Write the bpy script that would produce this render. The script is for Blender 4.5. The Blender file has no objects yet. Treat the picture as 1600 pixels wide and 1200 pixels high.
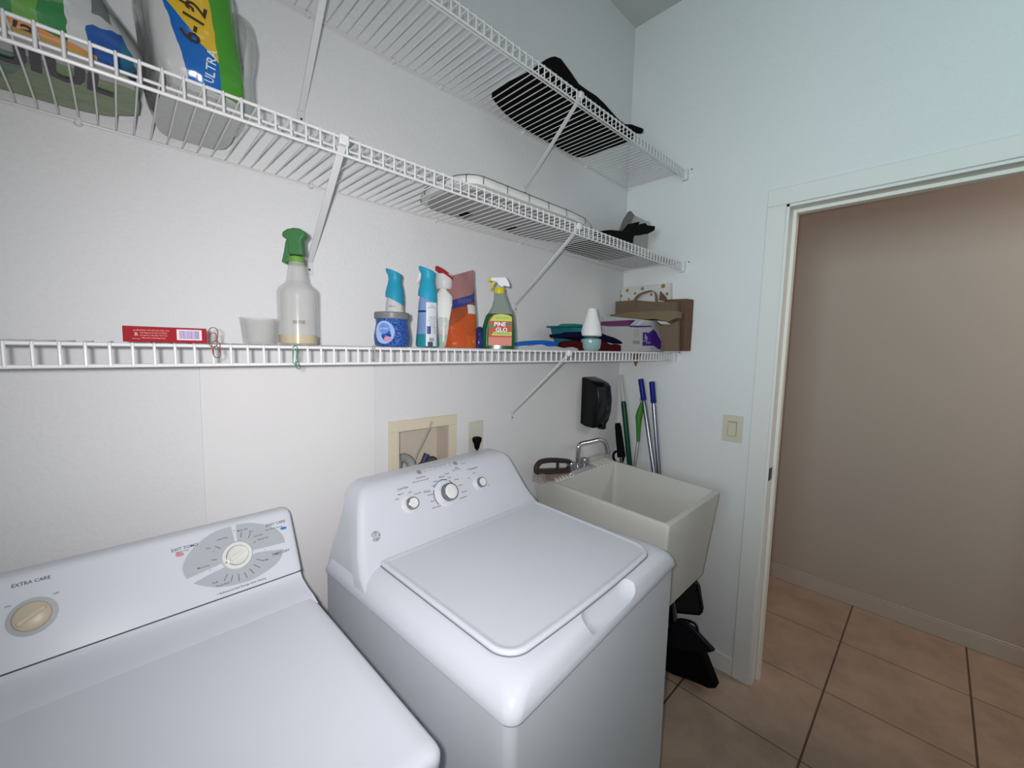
import bpy, bmesh, math, random
from mathutils import Vector, Matrix
from mathutils.bvhtree import BVHTree
random.seed(7)
PI = math.pi
SC = bpy.context.scene
COL = SC.collection

# ---------------------------------------------------------------- camera, light, exposure
CAM = Vector((-1.9353149, -1.17903032, 1.45819214))
CR = Vector((0.7218228, -0.6916827, 0.02338538)).normalized()
CU = Vector((0.04487879, 0.08049988, 0.99574377)).normalized()
CF = Vector((0.69062127, 0.71770106, -0.08914853)).normalized()
FPX = 636.34
cd = bpy.data.cameras.new('camera'); cam = bpy.data.objects.new('camera', cd); COL.objects.link(cam)
m3 = Matrix((CR, CU, -CF)).transposed()
cam.matrix_world = Matrix.Translation(CAM) @ m3.to_4x4()
cd.sensor_width = 36; cd.lens = 36 * FPX / 1600; cd.clip_start = 0.02; cd.clip_end = 50
SC.camera = cam

vs = SC.view_settings
vs.view_transform = 'Standard'; vs.look = 'None'; vs.gamma = 1; vs.exposure = 0.0
try: vs.use_curve_mapping = False
except Exception: pass

world = bpy.data.worlds.new('world'); SC.world = world; world.use_nodes = True
world.node_tree.nodes['Background'].inputs[0].default_value = (0.62, 0.66, 0.70, 1)
world.node_tree.nodes['Background'].inputs[1].default_value = 0.3

def light(name, kind, loc, energy, color, size=0.1, target=None, size_y=None, spread=None):
    l = bpy.data.lights.new(name, kind); l.energy = energy; l.color = color
    if kind == 'AREA':
        l.shape = 'RECTANGLE'; l.size = size; l.size_y = size_y or size
        if spread: l.spread = spread
    elif kind != 'SUN': l.shadow_soft_size = size
    o = bpy.data.objects.new(name, l); COL.objects.link(o); o.location = loc
    if target is not None:
        o.rotation_euler = (Vector(target) - Vector(loc)).to_track_quat('-Z', 'Y').to_euler()
    return o
# the phone's flash beside its lens, daylight from the window at the left end, the ceiling lamp
fl = light('phone_flash', 'SPOT', CAM - CR * 0.03 + CU * 0.015 - CF * 0.01, 47, (1.0, 0.96, 0.985), 0.012, CAM + CF * 0.92 - CR * 0.10 + CU * 0.05)
fl.data.spot_size = math.radians(132); fl.data.spot_blend = 1.0
light('window_daylight', 'AREA', (-3.42, -1.3, 1.75), 12, (0.74, 0.97, 1.0), 0.9, (0, -1.75, 2.35), 1.0, spread=math.radians(75))
light('ceiling_lamp', 'AREA', (-1.7, -1.5, 2.98), 1.5, (1.0, 0.98, 0.94), 0.5, (-1.7, -1.5, 0), 0.5)
light('hall_fill', 'POINT', (0.62, -2.9, 2.3), 32, (1.0, 0.86, 0.78), 0.2)  # unseen warm fill light, added to brighten the dark hall

# ---------------------------------------------------------------- measuring helpers
def ray(px, py): return CF + CR * ((px - 800) / FPX) + CU * ((600 - py) / FPX)
def at(px, py, ax, v):
    d = ray(px, py); i = 'xyz'.index(ax)
    return CAM + d * ((v - CAM[i]) / d[i])
def atp(px, py, p0, n):
    d = ray(px, py); return CAM + d * ((Vector(p0) - CAM).dot(n) / d.dot(n))

# ---------------------------------------------------------------- materials
MATS = {}
def mat(name, color, rough=0.5, metal=0.0, alpha=1.0, trans=0.0, bump=0.0, scale=60.0, spec=0.22, vary=0.04, coat=0.0, emit=None, ior=1.45):
    if name in MATS: return MATS[name]
    m = bpy.data.materials.new(name); m.use_nodes = True
    nt = m.node_tree; b = nt.nodes['Principled BSDF']
    tc = nt.nodes.new('ShaderNodeTexCoord'); nz = nt.nodes.new('ShaderNodeTexNoise')
    nz.inputs['Scale'].default_value = scale; nz.inputs['Detail'].default_value = 4
    nt.links.new(tc.outputs['Object'], nz.inputs['Vector'])
    mx = nt.nodes.new('ShaderNodeMix'); mx.data_type = 'RGBA'
    c = Vector(color[:3])
    mx.inputs['A'].default_value = (*(c * (1 - vary)), 1); mx.inputs['B'].default_value = (*[min(1, q * (1 + vary)) for q in c], 1)
    nt.links.new(nz.outputs['Fac'], mx.inputs['Factor']); nt.links.new(mx.outputs['Result'], b.inputs['Base Color'])
    b.inputs['Roughness'].default_value = rough; b.inputs['Metallic'].default_value = metal
    b.inputs['Alpha'].default_value = alpha; b.inputs['Transmission Weight'].default_value = trans
    b.inputs['Specular IOR Level'].default_value = spec; b.inputs['Coat Weight'].default_value = coat; b.inputs['IOR'].default_value = ior
    if bump:
        bp = nt.nodes.new('ShaderNodeBump'); bp.inputs['Strength'].default_value = bump; bp.inputs['Distance'].default_value = 0.002
        nt.links.new(nz.outputs['Fac'], bp.inputs['Height']); nt.links.new(bp.outputs['Normal'], b.inputs['Normal'])
    MATS[name] = m; return m
def srgb(r, g, b):
    f = lambda c: (c / 12.92 if c <= 0.04045 else ((c + 0.055) / 1.055) ** 2.4)
    return tuple(f(q / 255) for q in (r, g, b))

WALL = mat('wall_paint', (0.735, 0.74, 0.74), 0.75, bump=0.7, scale=110, vary=0.025, spec=0.25)
PANELP = mat('panel_paint', (0.77, 0.765, 0.755), 0.7, bump=0.15, scale=90, vary=0.015, spec=0.25)
HALLW = mat('hall_wall_paint', (0.50, 0.435, 0.385), 0.8, bump=0.3, scale=140, vary=0.03, spec=0.2)
HALLB = mat('hall_baseboard_paint', (0.54, 0.475, 0.42), 0.6, vary=0.02)
CEIL = mat('ceiling_paint', (0.55, 0.55, 0.54), 0.9, bump=0.6, scale=90, vary=0.02)
TRIM = mat('trim_paint', (0.74, 0.735, 0.71), 0.45, vary=0.02, scale=20)
SHELFW = mat('white_coated_wire', (0.66, 0.66, 0.655), 0.3, vary=0.01)
ENAMEL = mat('white_enamel', (0.70, 0.725, 0.785), 0.28, vary=0.012, scale=9, coat=0.2, bump=0.02)
BODYM = mat('painted_cabinet', (0.66, 0.69, 0.73), 0.35, vary=0.012, scale=9)
PLASTW = mat('white_plastic', (0.66, 0.68, 0.735), 0.33, vary=0.01, scale=20)
GAP = mat('dark_gap', (0.10, 0.10, 0.11), 0.7)
PRINT = mat('grey_print', (0.085, 0.088, 0.11), 0.6)
PRINTL = mat('light_grey_print', (0.30, 0.31, 0.33), 0.5)
CHROME = mat('chrome', (0.62, 0.62, 0.62), 0.12, metal=1.0, vary=0.02)
STEEL = mat('steel_tube', (0.26, 0.27, 0.31), 0.30, metal=0.9, vary=0.03)
TUB = mat('tub_plastic', (0.60, 0.60, 0.555), 0.38, vary=0.02, scale=8)
BLACK = mat('black_plastic', (0.004, 0.004, 0.005), 0.22, vary=0.1, spec=.35)
BLACKM = mat('black_matte', (0.005, 0.0045, 0.0045), 0.85, vary=0.1, bump=0.3, spec=.1)
ALMOND = mat('almond_plastic', (0.62, 0.58, 0.46), 0.4, vary=0.02)

def floor_mat():
    m = bpy.data.materials.new('floor_tile'); m.use_nodes = True; nt = m.node_tree; b = nt.nodes['Principled BSDF']
    N = nt.nodes.new; L = nt.links.new
    tc = N('ShaderNodeTexCoord'); sp = N('ShaderNodeSeparateXYZ'); L(tc.outputs['Object'], sp.inputs[0])
    def line(sock, off, w):
        a = N('ShaderNodeMath'); a.operation = 'SUBTRACT'; L(sock, a.inputs[0]); a.inputs[1].default_value = off
        p = N('ShaderNodeMath'); p.operation = 'PINGPONG'; L(a.outputs[0], p.inputs[0]); p.inputs[1].default_value = 0.2225
        l = N('ShaderNodeMath'); l.operation = 'LESS_THAN'; L(p.outputs[0], l.inputs[0]); l.inputs[1].default_value = w
        return l.outputs[0]
    lx = line(sp.outputs['X'], 0.655, 0.0022); ly = line(sp.outputs['Y'], -0.952, 0.0036)
    mxm = N('ShaderNodeMath'); mxm.operation = 'MAXIMUM'; L(lx, mxm.inputs[0]); L(ly, mxm.inputs[1])
    n1 = N('ShaderNodeTexNoise'); n1.inputs['Scale'].default_value = 5; n1.inputs['Detail'].default_value = 6; n1.inputs['Roughness'].default_value = 0.65; L(tc.outputs['Object'], n1.inputs['Vector'])
    cr = N('ShaderNodeValToRGB'); cr.color_ramp.elements[0].position = 0.3; cr.color_ramp.elements[1].position = 0.72
    cr.color_ramp.elements[0].color = (0.36, 0.265, 0.20, 1); cr.color_ramp.elements[1].color = (0.52, 0.40, 0.31, 1)
    L(n1.outputs['Fac'], cr.inputs[0])
    mx = N('ShaderNodeMix'); mx.data_type = 'RGBA'; L(mxm.outputs[0], mx.inputs['Factor']); L(cr.outputs[0], mx.inputs['A'])
    mx.inputs['B'].default_value = (0.10, 0.06, 0.04, 1); L(mx.outputs['Result'], b.inputs['Base Color'])
    b.inputs['Roughness'].default_value = 0.45
    bp = N('ShaderNodeBump'); bp.inputs['Strength'].default_value = 0.5; bp.inputs['Distance'].default_value = 0.002; bp.invert = True
    L(mxm.outputs[0], bp.inputs['Height']); L(bp.outputs['Normal'], b.inputs['Normal'])
    return m

def region_mat(name, base, regions, rough=0.35, coat=0.0, bump=0.0, alpha=1.0, wob=0.0):
    """printed colour areas: regions = [(color, [(a,b,c,d), ...])], area = all a*x+b*y+c*z > d in object space"""
    m = bpy.data.materials.new(name); m.use_nodes = True; nt = m.node_tree; b = nt.nodes['Principled BSDF']
    N = nt.nodes.new; L = nt.links.new
    tc = N('ShaderNodeTexCoord'); src = tc.outputs['Object']
    nz = N('ShaderNodeTexNoise'); nz.inputs['Scale'].default_value = 22; nz.inputs['Detail'].default_value = 2; L(tc.outputs['Object'], nz.inputs['Vector'])
    if wob:
        s1 = N('ShaderNodeVectorMath'); s1.operation = 'SUBTRACT'; L(nz.outputs['Color'], s1.inputs[0]); s1.inputs[1].default_value = (0.5, 0.5, 0.5)
        s2 = N('ShaderNodeVectorMath'); s2.operation = 'SCALE'; L(s1.outputs[0], s2.inputs[0]); s2.inputs['Scale'].default_value = wob
        s3 = N('ShaderNodeVectorMath'); s3.operation = 'ADD'; L(s2.outputs[0], s3.inputs[0]); L(src, s3.inputs[1]); src = s3.outputs[0]
    cur = None
    for col, planes in regions:
        mask = None
        for (a_, b_, c_, d_) in planes:
            dt = N('ShaderNodeVectorMath'); dt.operation = 'DOT_PRODUCT'; L(src, dt.inputs[0]); dt.inputs[1].default_value = (a_, b_, c_)
            g = N('ShaderNodeMath'); g.operation = 'GREATER_THAN'; L(dt.outputs['Value'], g.inputs[0]); g.inputs[1].default_value = d_
            if mask is None: mask = g.outputs[0]
            else:
                mu = N('ShaderNodeMath'); mu.operation = 'MULTIPLY'; L(mask, mu.inputs[0]); L(g.outputs[0], mu.inputs[1]); mask = mu.outputs[0]
        mx = N('ShaderNodeMix'); mx.data_type = 'RGBA'; L(mask, mx.inputs['Factor'])
        if cur is None: mx.inputs['A'].default_value = (*base, 1)
        else: L(cur, mx.inputs['A'])
        mx.inputs['B'].default_value = (*col, 1); cur = mx.outputs['Result']
    L(cur, b.inputs['Base Color'])
    b.inputs['Roughness'].default_value = rough; b.inputs['Specular IOR Level'].default_value = .2; b.inputs['Coat Weight'].default_value = coat * .55; b.inputs['Coat Roughness'].default_value = 0.08; b.inputs['Alpha'].default_value = alpha
    if bump:
        bp = N('ShaderNodeBump'); bp.inputs['Strength'].default_value = bump; bp.inputs['Distance'].default_value = 0.006
        L(nz.outputs['Fac'], bp.inputs['Height']); L(bp.outputs['Normal'], b.inputs['Normal'])
        if coat: L(bp.outputs['Normal'], b.inputs['Coat Normal'])
    return m

# ---------------------------------------------------------------- mesh builder
def rrect(cx, cy, hx, hy, r, z=0.0, n=6):
    out = []
    r = min(r, hx * 0.999, hy * 0.999)
    for sx, sy, a0 in ((1, 1, 0), (-1, 1, PI / 2), (-1, -1, PI), (1, -1, 3 * PI / 2)):
        for k in range(n + 1):
            a = a0 + PI / 2 * k / n
            out.append(Vector((cx + sx * (hx - r) + r * math.cos(a), cy + sy * (hy - r) + r * math.sin(a), z)))
    return out
def ell(cx, cy, rx, ry, z=0.0, n=24):
    return [Vector((cx + rx * math.cos(2 * PI * k / n), cy + ry * math.sin(2 * PI * k / n), z)) for k in range(n)]
TEXTS = {}
def glyphs(s, size, bold=0):
    if (s, size, bold) in TEXTS: return TEXTS[(s, size, bold)]
    c = bpy.data.curves.new('lettering', 'FONT'); c.body = s; c.size = size; c.align_x = 'CENTER'; c.align_y = 'CENTER'
    c.resolution_u = 2; c.offset = bold * size
    o = bpy.data.objects.new('lettering', c); COL.objects.link(o)
    dg = bpy.context.evaluated_depsgraph_get(); dg.update()
    me = bpy.data.meshes.new_from_object(o.evaluated_get(dg))
    r = ([v.co.copy() for v in me.vertices], [tuple(p.vertices) for p in me.polygons])
    bpy.data.objects.remove(o); bpy.data.curves.remove(c); bpy.data.meshes.remove(me)
    TEXTS[(s, size, bold)] = r; return r
class MB:
    def __init__(s): s.v = []; s.f = []; s.mi = []; s.M = Matrix.Identity(4)
    def add(s, vs_, fs, mi=0):
        b = len(s.v)
        s.v += [s.M @ Vector(v) for v in vs_]
        for f in fs: s.f.append(tuple(b + i for i in f)); s.mi.append(mi)
        return s
    def loft(s, rings, caps=(True, True), mi=0, closed=True, loop=False):
        n = len(rings[0]); vs_ = [p for r in rings for p in r]; fs = []
        R = len(rings)
        for i in range(R if loop else R - 1):
            j2 = (i + 1) % R
            for k in range(n if closed else n - 1):
                a, b_ = i * n + k, i * n + (k + 1) % n; c, d = j2 * n + (k + 1) % n, j2 * n + k
                fs.append((a, b_, c, d))
        if caps[0] and not loop: fs.append(tuple(range(n - 1, -1, -1)))
        if caps[1] and not loop: fs.append(tuple((R - 1) * n + k for k in range(n)))
        return s.add(vs_, fs, mi)
    def box(s, x0, x1, y0, y1, z0, z1, mi=0):
        v = [(x, y, z) for z in (z0, z1) for y in (y0, y1) for x in (x0, x1)]
        return s.add(v, [(0, 2, 3, 1), (4, 5, 7, 6), (0, 1, 5, 4), (2, 6, 7, 3), (0, 4, 6, 2), (1, 3, 7, 5)], mi)
    def tube(s, pts, r, n=8, mi=0, caps=True, closed=False):
        pts = [Vector(p) for p in pts]; rs = r if isinstance(r, (list, tuple)) else [r] * len(pts)
        rings = []; up = None; N_ = len(pts)
        for i, p in enumerate(pts):
            if closed: t = pts[(i + 1) % N_] - pts[i - 1]
            else: t = pts[min(i + 1, N_ - 1)] - pts[max(i - 1, 0)]
            t.normalize()
            if up is None: up = Vector((0, 0, 1)) if abs(t.z) < 0.9 else Vector((1, 0, 0))
            a = t.cross(up)
            if a.length < 1e-6: a = t.orthogonal()
            a.normalize(); b_ = a.cross(t).normalized(); up = b_
            rings.append([p + (a * math.cos(2 * PI * k / n) + b_ * math.sin(2 * PI * k / n)) * rs[i] for k in range(n)])
        return s.loft(rings, (caps, caps), mi, loop=closed)
    def lathe(s, prof, c=(0, 0, 0), n=28, mi=0, sx=1, sy=1, caps=(True, True)):
        c = Vector(c)
        rings = [[c + Vector((r * sx * math.cos(2 * PI * k / n), r * sy * math.sin(2 * PI * k / n), z)) for k in range(n)] for r, z in prof]
        return s.loft(rings, caps, mi)
    def prism(s, pts, d0, d1, ax='y', mi=0):
        """outline pts in the two other axes, extruded along ax"""
        def P(a, b_, d): return {'y': (a, d, b_), 'x': (d, a, b_), 'z': (a, b_, d)}[ax]
        return s.loft([[Vector(P(a, b_, d0)) for a, b_ in pts], [Vector(P(a, b_, d1)) for a, b_ in pts]], mi=mi)
    def text(s, t, size, mi=0, dz=0.0003, x=0, y=0, rot=0, sx=1.0, bold=.012):
        v, f = glyphs(t, size, bold); c, q = math.cos(rot), math.sin(rot)
        return s.add([(x + (p.x * sx) * c - p.y * q, y + (p.x * sx) * q + p.y * c, dz) for p in v], f, mi)
    def wrap(s, start, R, a0=0.0, sgn=1):
        """bend what was added since vertex index `start` (in x,y,z local: x along, y up, z out) around a vertical cylinder of radius R; result x,y,z"""
        for i in range(start, len(s.v)):
            p = s.v[i]; a = a0 + p.x / R
            s.v[i] = Vector(((R + p.z) * math.cos(a), (R + p.z) * math.sin(a), p.y))
        return s
    def move(s, start, M):
        for i in range(start, len(s.v)): s.v[i] = M @ s.v[i]
        return s
    def bvh(s): return BVHTree.FromPolygons([tuple(v) for v in s.v], s.f)

WORG = {}
def empty(name, loc, label, cat, group=None):
    o = bpy.data.objects.new(name, None); COL.objects.link(o); o.location = loc; o.empty_display_size = 0.05
    WORG[o.name] = Vector(loc); tag(o, label, cat, group); return o
def tag(o, label=None, cat=None, group=None, kind=None):
    if label: o['label'] = label
    if cat: o['category'] = cat
    if group: o['group'] = group
    if kind: o['kind'] = kind
    return o
def build(name, mb, mats, parent=None, bevel=0, segs=2, sharp=40, sub=0, flat=False, label=None):
    if not isinstance(mats, (list, tuple)): mats = [mats]
    if parent is not None: org = WORG[parent.name]
    else:
        xs = [v.x for v in mb.v]; ys = [v.y for v in mb.v]; zs = [v.z for v in mb.v]
        org = Vector(((min(xs) + max(xs)) / 2, (min(ys) + max(ys)) / 2, min(zs)))
        if name in ('floor',) or name.startswith(('wall', 'ceiling')): org = Vector((0, 0, 0))
    me = bpy.data.meshes.new(name); me.from_pydata([tuple(v - org) for v in mb.v], [], mb.f)
    for m in mats: me.materials.append(m)
    me.polygons.foreach_set('material_index', mb.mi)
    bm = bmesh.new(); bm.from_mesh(me); bmesh.ops.recalc_face_normals(bm, faces=bm.faces); bm.to_mesh(me); bm.free()
    if not flat:
        me.polygons.foreach_set('use_smooth', [True] * len(me.polygons)); me.set_sharp_from_angle(angle=math.radians(sharp))
    me.update()
    o = bpy.data.objects.new(name, me); COL.objects.link(o)
    if parent is not None: o.parent = parent
    else: o.location = org
    WORG[o.name] = org
    if bevel:
        bv = o.modifiers.new('bevel', 'BEVEL'); bv.width = bevel; bv.segments = segs; bv.limit_method = 'ANGLE'; bv.angle_limit = math.radians(30)
        bv.harden_normals = False
    if sub:
        ss = o.modifiers.new('sub', 'SUBSURF'); ss.levels = sub; ss.render_levels = sub
    if label: o['label'] = label
    return o
def struct(name, mb, mats, parent=None, **k):
    o = build(name, mb, mats, parent, **k)
    if parent is None: o['kind'] = 'structure'
    return o
def rotz(a): return Matrix.Rotation(a, 4, 'Z')
def T(*p): return Matrix.Translation(Vector(p))
def face_cam(x, y): return math.atan2(CAM.y - y, CAM.x - x)
def frame(o, xd, n):
    """matrix with X along xd, Z along the outward normal n, Y up the face"""
    n = Vector(n).normalized(); xd = Vector(xd); xd = (xd - n * xd.dot(n)).normalized(); y = n.cross(xd)
    M = Matrix((xd, y, n)).transposed().to_4x4(); M.translation = Vector(o); return M

# ================================================================ ROOM
H = 3.065; XL = -3.5; YF = -2.4; XH = 1.1; DY0 = -0.716; DY1 = -1.56; DZ = 2.05; WT = 0.12
mb = MB().box(XL - .1, XH + .1, -4.1, .1, -.06, 0); struct('floor', mb, floor_mat(), flat=True)
mb = MB().box(XL - .1, WT, 0, .1, 0, H); struct('wall_back', mb, WALL, flat=True)
mb = MB().box(0, WT, DY0, 0, 0, H).box(0, WT, YF, DY1, 0, H).box(0, WT, DY1, DY0, DZ, H)
struct('wall_right', mb, WALL, flat=True)
mb = MB().box(XL, 0, YF - .1, YF, 0, H); struct('wall_front', mb, WALL, flat=True)
mb = MB().box(XL - .1, XL, YF - .1, -1.8, 0, H).box(XL - .1, XL, -.7, 0, 0, H).box(XL - .1, XL, -1.8, -.7, 0, 1.15).box(XL - .1, XL, -1.8, -.7, 2.3, H)
struct('wall_left', mb, WALL, flat=True)
mb = MB().box(XL - .1, WT, YF - .1, .1, H, H + .06); struct('ceiling', mb, CEIL, flat=True)
mb = MB().box(WT, XH + .1, -4.1, .1, 2.75, 2.81); struct('ceiling_hall', mb, CEIL, flat=True)
mb = MB().box(XH, XH + .1, -4.1, .1, 0, 2.75); struct('wall_hall', mb, HALLW, flat=True)
mb = MB().box(WT, XH, -.14, -.04, 0, 2.75); struct('wall_hall_end', mb, HALLW, flat=True)
mb = MB().box(WT, XH, -4.1, -4.0, 0, 2.75).box(0.02, WT, -4.1, YF - .1, 0, 2.75); struct('wall_hall_far', mb, HALLW, flat=True)
# window at the left end, behind the camera's view
w = MB()
for a in ((-1.8, -1.75, 1.15, 2.3), (-.75, -.7, 1.15, 2.3), (-1.75, -.75, 1.15, 1.2), (-1.75, -.75, 2.25, 2.3), (-1.75, -.75, 1.71, 1.74)): w.box(XL - .07, XL - .03, *a)
struct('window_1', w, TRIM, bevel=.003)
# door lining, stop and casing
mb = MB()
mb.box(-.001, WT + .001, DY0 - .012, DY0 + .001, 0, DZ).box(-.001, WT + .001, DY1 - .001, DY1 + .012, 0, DZ).box(-.001, WT + .001, DY1, DY0, DZ - .012, DZ + .001)
jamb = struct('door_1', mb, TRIM, bevel=.0015)
mb = MB().box(.052, .088, DY0 - .026, DY0 - .012, 0, DZ - .012).box(.052, .088, DY1 + .012, DY1 + .026, 0, DZ - .012).box(.052, .088, DY1 + .026, DY0 - .026, DZ - .026, DZ - .012)
build('door_stop', mb, mat('stop_paint', (0.78, 0.76, 0.69), 0.4), jamb, bevel=.002)
mb = MB().box(.006, .045, DY0 - .0145, DY0 - .012, .925, .978)
build('strike_plate', mb, mat('dark_bronze', (0.05, 0.045, 0.04), 0.4, metal=.8), jamb, bevel=.002)
mb = MB()
def casing_leg(y0, y1): mb.box(-.011, 0, y0, y1, 0, DZ - .002)
casing_leg(DY0 - .002, DY0 + .066); casing_leg(DY1 - .066, DY1 + .002)
mb.box(-.011, 0, DY1 - .066, DY0 + .066, DZ - .002, DZ + .065)
struct('trim_1', mb, TRIM, bevel=.003)
mb = MB().box(-.011, 0, DY0 + .066, -.001, 0, .085); struct('baseboard_right', mb, TRIM, bevel=.003)
mb = MB().box(XL, -.012, -.011, 0, 0, .085); struct('baseboard_back', mb, TRIM, bevel=.003)
mb = MB().box(XH - .012, XH, -3.98, -.15, 0, .085).box(XH - .009, XH, -3.98, -.15, .085, .094); struct('baseboard_hall', mb, HALLB, bevel=.003)
# flat patch panel behind the machines
mb = MB().box(-1.806, -1.382, -.0035, 0, .35, 1.40); struct('trim_2', mb, PANELP, bevel=.0012)

# ================================================================ WIRE SHELVES
def braced(mbx, p0, p1, w_, t_):
    d = (p1 - p0).normalized(); a = Vector((1, 0, 0)); n_ = d.cross(a).normalized()
    rings = [[p + a * (sx * w_) + n_ * (sy * t_) for sx, sy in ((-1, -1), (1, -1), (1, 1), (-1, 1))] for p in (p0, p1)]
    mbx.loft(rings)
def wire_shelf(z, d, x0, braces, clips, label, group):
    sh = empty('wire_shelf', (x0 / 2, 0, z), label, 'shelf', group)
    lip = .034; r = .0016; sp = .0258
    deck = MB(); front = MB()
    n = int(-x0 / sp)
    for k in range(n):
        x = -.012 - k * sp
        deck.tube([(x, -.004, z + .0016), (x, -d + .004, z + .0016)], r, 6)
        front.tube([(x, -d + .004, z + .0016), (x, -d - .0025, z + .0002), (x, -d - .0032, z - .004), (x, -d - .0032, z - lip)], .0021, 6)
    for m_, y, zz, rr in ((front, -d, z - .001, .0028), (front, -d, z - lip, .0030), (deck, -d + .045, z - .003, .0026), (deck, -.008, z - .003, .0028)):
        m_.tube([(x0, y, zz), (-.004, y, zz)], rr, 8)
    build('wire_deck', deck, SHELFW, sh)
    build('front_lip', front, SHELFW, sh)
    for bx, tx, zf in braces:
        b = MB()
        top = Vector((tx, -d + .002, z - .012)); bot = Vector((bx, -.006, zf + .012))
        braced(b, bot, top, .0075, .0022)
        b2 = MB(); b2.box(bx - .010, bx + .010, -.003, 0, zf - .022, zf + .014)
        br = build('support_brace', b, SHELFW, sh, bevel=.001)
        build('wall_foot', b2, SHELFW, br, bevel=.001)
        b3 = MB(); b3.M = T(bx, -.003, zf - .008) @ Matrix.Rotation(PI / 2, 4, 'X'); b3.lathe([(.0028, 0), (.0028, .001)], n=10)
        build('screw', b3, mat('screw_dark', (0.05, 0.05, 0.05), 0.4, metal=.5), br)
        b4 = MB().box(tx - .010, tx + .010, -d - .008, -d + .010, z - .016, z + .004); build('lip_hook', b4, SHELFW, br, bevel=.003)
    for cx in clips:
        c = MB(); c.M = T(cx, 0, z - .004) @ Matrix.Rotation(PI / 2, 4, 'X')
        c.lathe([(.007, 0), (.007, .004), (.0045, .012), (.002, .013)], n=14); c.M = Matrix.Identity(4)
        c.box(cx - .004, cx + .004, -.016, -.0005, z - .002, z + .003)
        build('wall_clip', c, SHELFW, sh)
    e = MB(); e.box(-.024, -.0005, -d - .012, -d + .014, z - lip - .008, z + .006)
    e.prism([(-d - .012, z + .004), (-d - .032, z + .010), (-d - .034, z - .004), (-d - .012, z - .018)], -.004, -.0005, 'x')
    eb = build('end_bracket', e, mat('bracket_plastic', (0.72, 0.73, 0.74), 0.4), sh, bevel=.002)
    s = MB(); s.M = T(-.004, -d - .025, z + .003) @ Matrix.Rotation(-PI / 2, 4, 'Y'); s.lathe([(.0032, 0), (.0032, .001)], n=10)
    build('screw', s, MATS['screw_dark'], eb)
    e2 = MB().box(-.012, -.0005, -.02, -.0005, z - .01, z + .004); build('end_bracket', e2, MATS['bracket_plastic'], sh, bevel=.002)
    return sh
Z1, Z2, Z3 = 1.4497, 1.8716, 2.2894
D1, D2, D3 = .2982, .316, .3036
G = 'white wire shelves on the back wall'
wire_shelf(Z1, D1, -3.2, [(-.797, -.817, 1.183)], [-1.974, -1.5, -1.169, -.70], 'lowest white wire shelf holding bottles, boxes and paper bags', G)
wire_shelf(Z2, D2, -3.2, [(-.793, -.812, 1.618), (-1.562, -1.592, 1.66)], [-1.974, -1.555, -1.169, -.78], 'middle white wire shelf carrying wrapped paper packs and ironing board', G)
wire_shelf(Z3, D3, -3.2, [(-.756, -.812, 2.075), (-1.574, -1.592, 2.036)], [-1.554, -1.32, -1.155, -.777, -.368], 'topmost white wire shelf with only a black felt bag on it', G)
ZT1, ZT2, ZT3 = Z1 + .0034, Z2 + .0034, Z3 + .0034

# ================================================================ WASHER
TH = math.radians(4.3)
WO = Vector((-1.5765, -.102, 0))          # back-left corner; local x to the right, local y towards the room
def wl(x, y, z=0): return Vector((WO.x + x * math.cos(TH) + y * math.sin(TH), WO.y + x * math.sin(TH) - y * math.cos(TH), z))
WM = Matrix(((math.cos(TH), math.sin(TH), 0, WO.x), (math.sin(TH), -math.cos(TH), 0, WO.y), (0, 0, 1, 0), (0, 0, 0, 1)))
WW = .69; WD = .67
washer = empty('washing_machine', wl(WW / 2, WD / 2, 0), 'white top loading washing machine with three knobs on curved console, beside the tub', 'washing machine')
mb = MB(); mb.M = WM
mb.loft([rrect(WW / 2, WD / 2, WW / 2 - .004, WD / 2 - .004, .02, .02), rrect(WW / 2, WD / 2, WW / 2 - .004, WD / 2 - .004, .02, .866)])
build('body', mb, BODYM, washer)
for sx in (.06, WW - .06):
    for sy in (.06, WD - .06):
        mb = MB(); mb.M = WM @ T(sx, sy, 0); mb.lathe([(.02, 0), (.02, .012), (.012, .022)], n=14); build('foot', mb, BLACK, washer)
# top deck with sloping sides and a bowed front lip
mb = MB(); mb.M = WM
def deckring(ins, z, insf, r):
    a = rrect(WW / 2, WD / 2, WW / 2 - ins, WD / 2, r, z, n=7)
    out = []
    for p in a:
        yy = p.y
        if yy > WD / 2: yy = min(yy, WD) - insf * ((yy - WD / 2) / (WD / 2))
        else: yy = yy + .004
        bow = .010 * (1 - ((p.x - WW / 2) / (WW / 2)) ** 2) if yy > WD * .8 else 0
        out.append(Vector((p.x, yy + bow, z)))
    return out
rings = [deckring(.004, .864, .004, .02), deckring(-.001, .866, -.001, .024), deckring(-.002, .871, -.003, .024), deckring(.003, .886, .0, .028), deckring(.014, .902, .006, .035), deckring(.03, .913, .014, .042), deckring(.05, .9195, .028, .05), deckring(.062, .921, .04, .05)]
mb.loft(rings)
deck = build('top_deck', mb, ENAMEL, washer, sharp=60)
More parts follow.
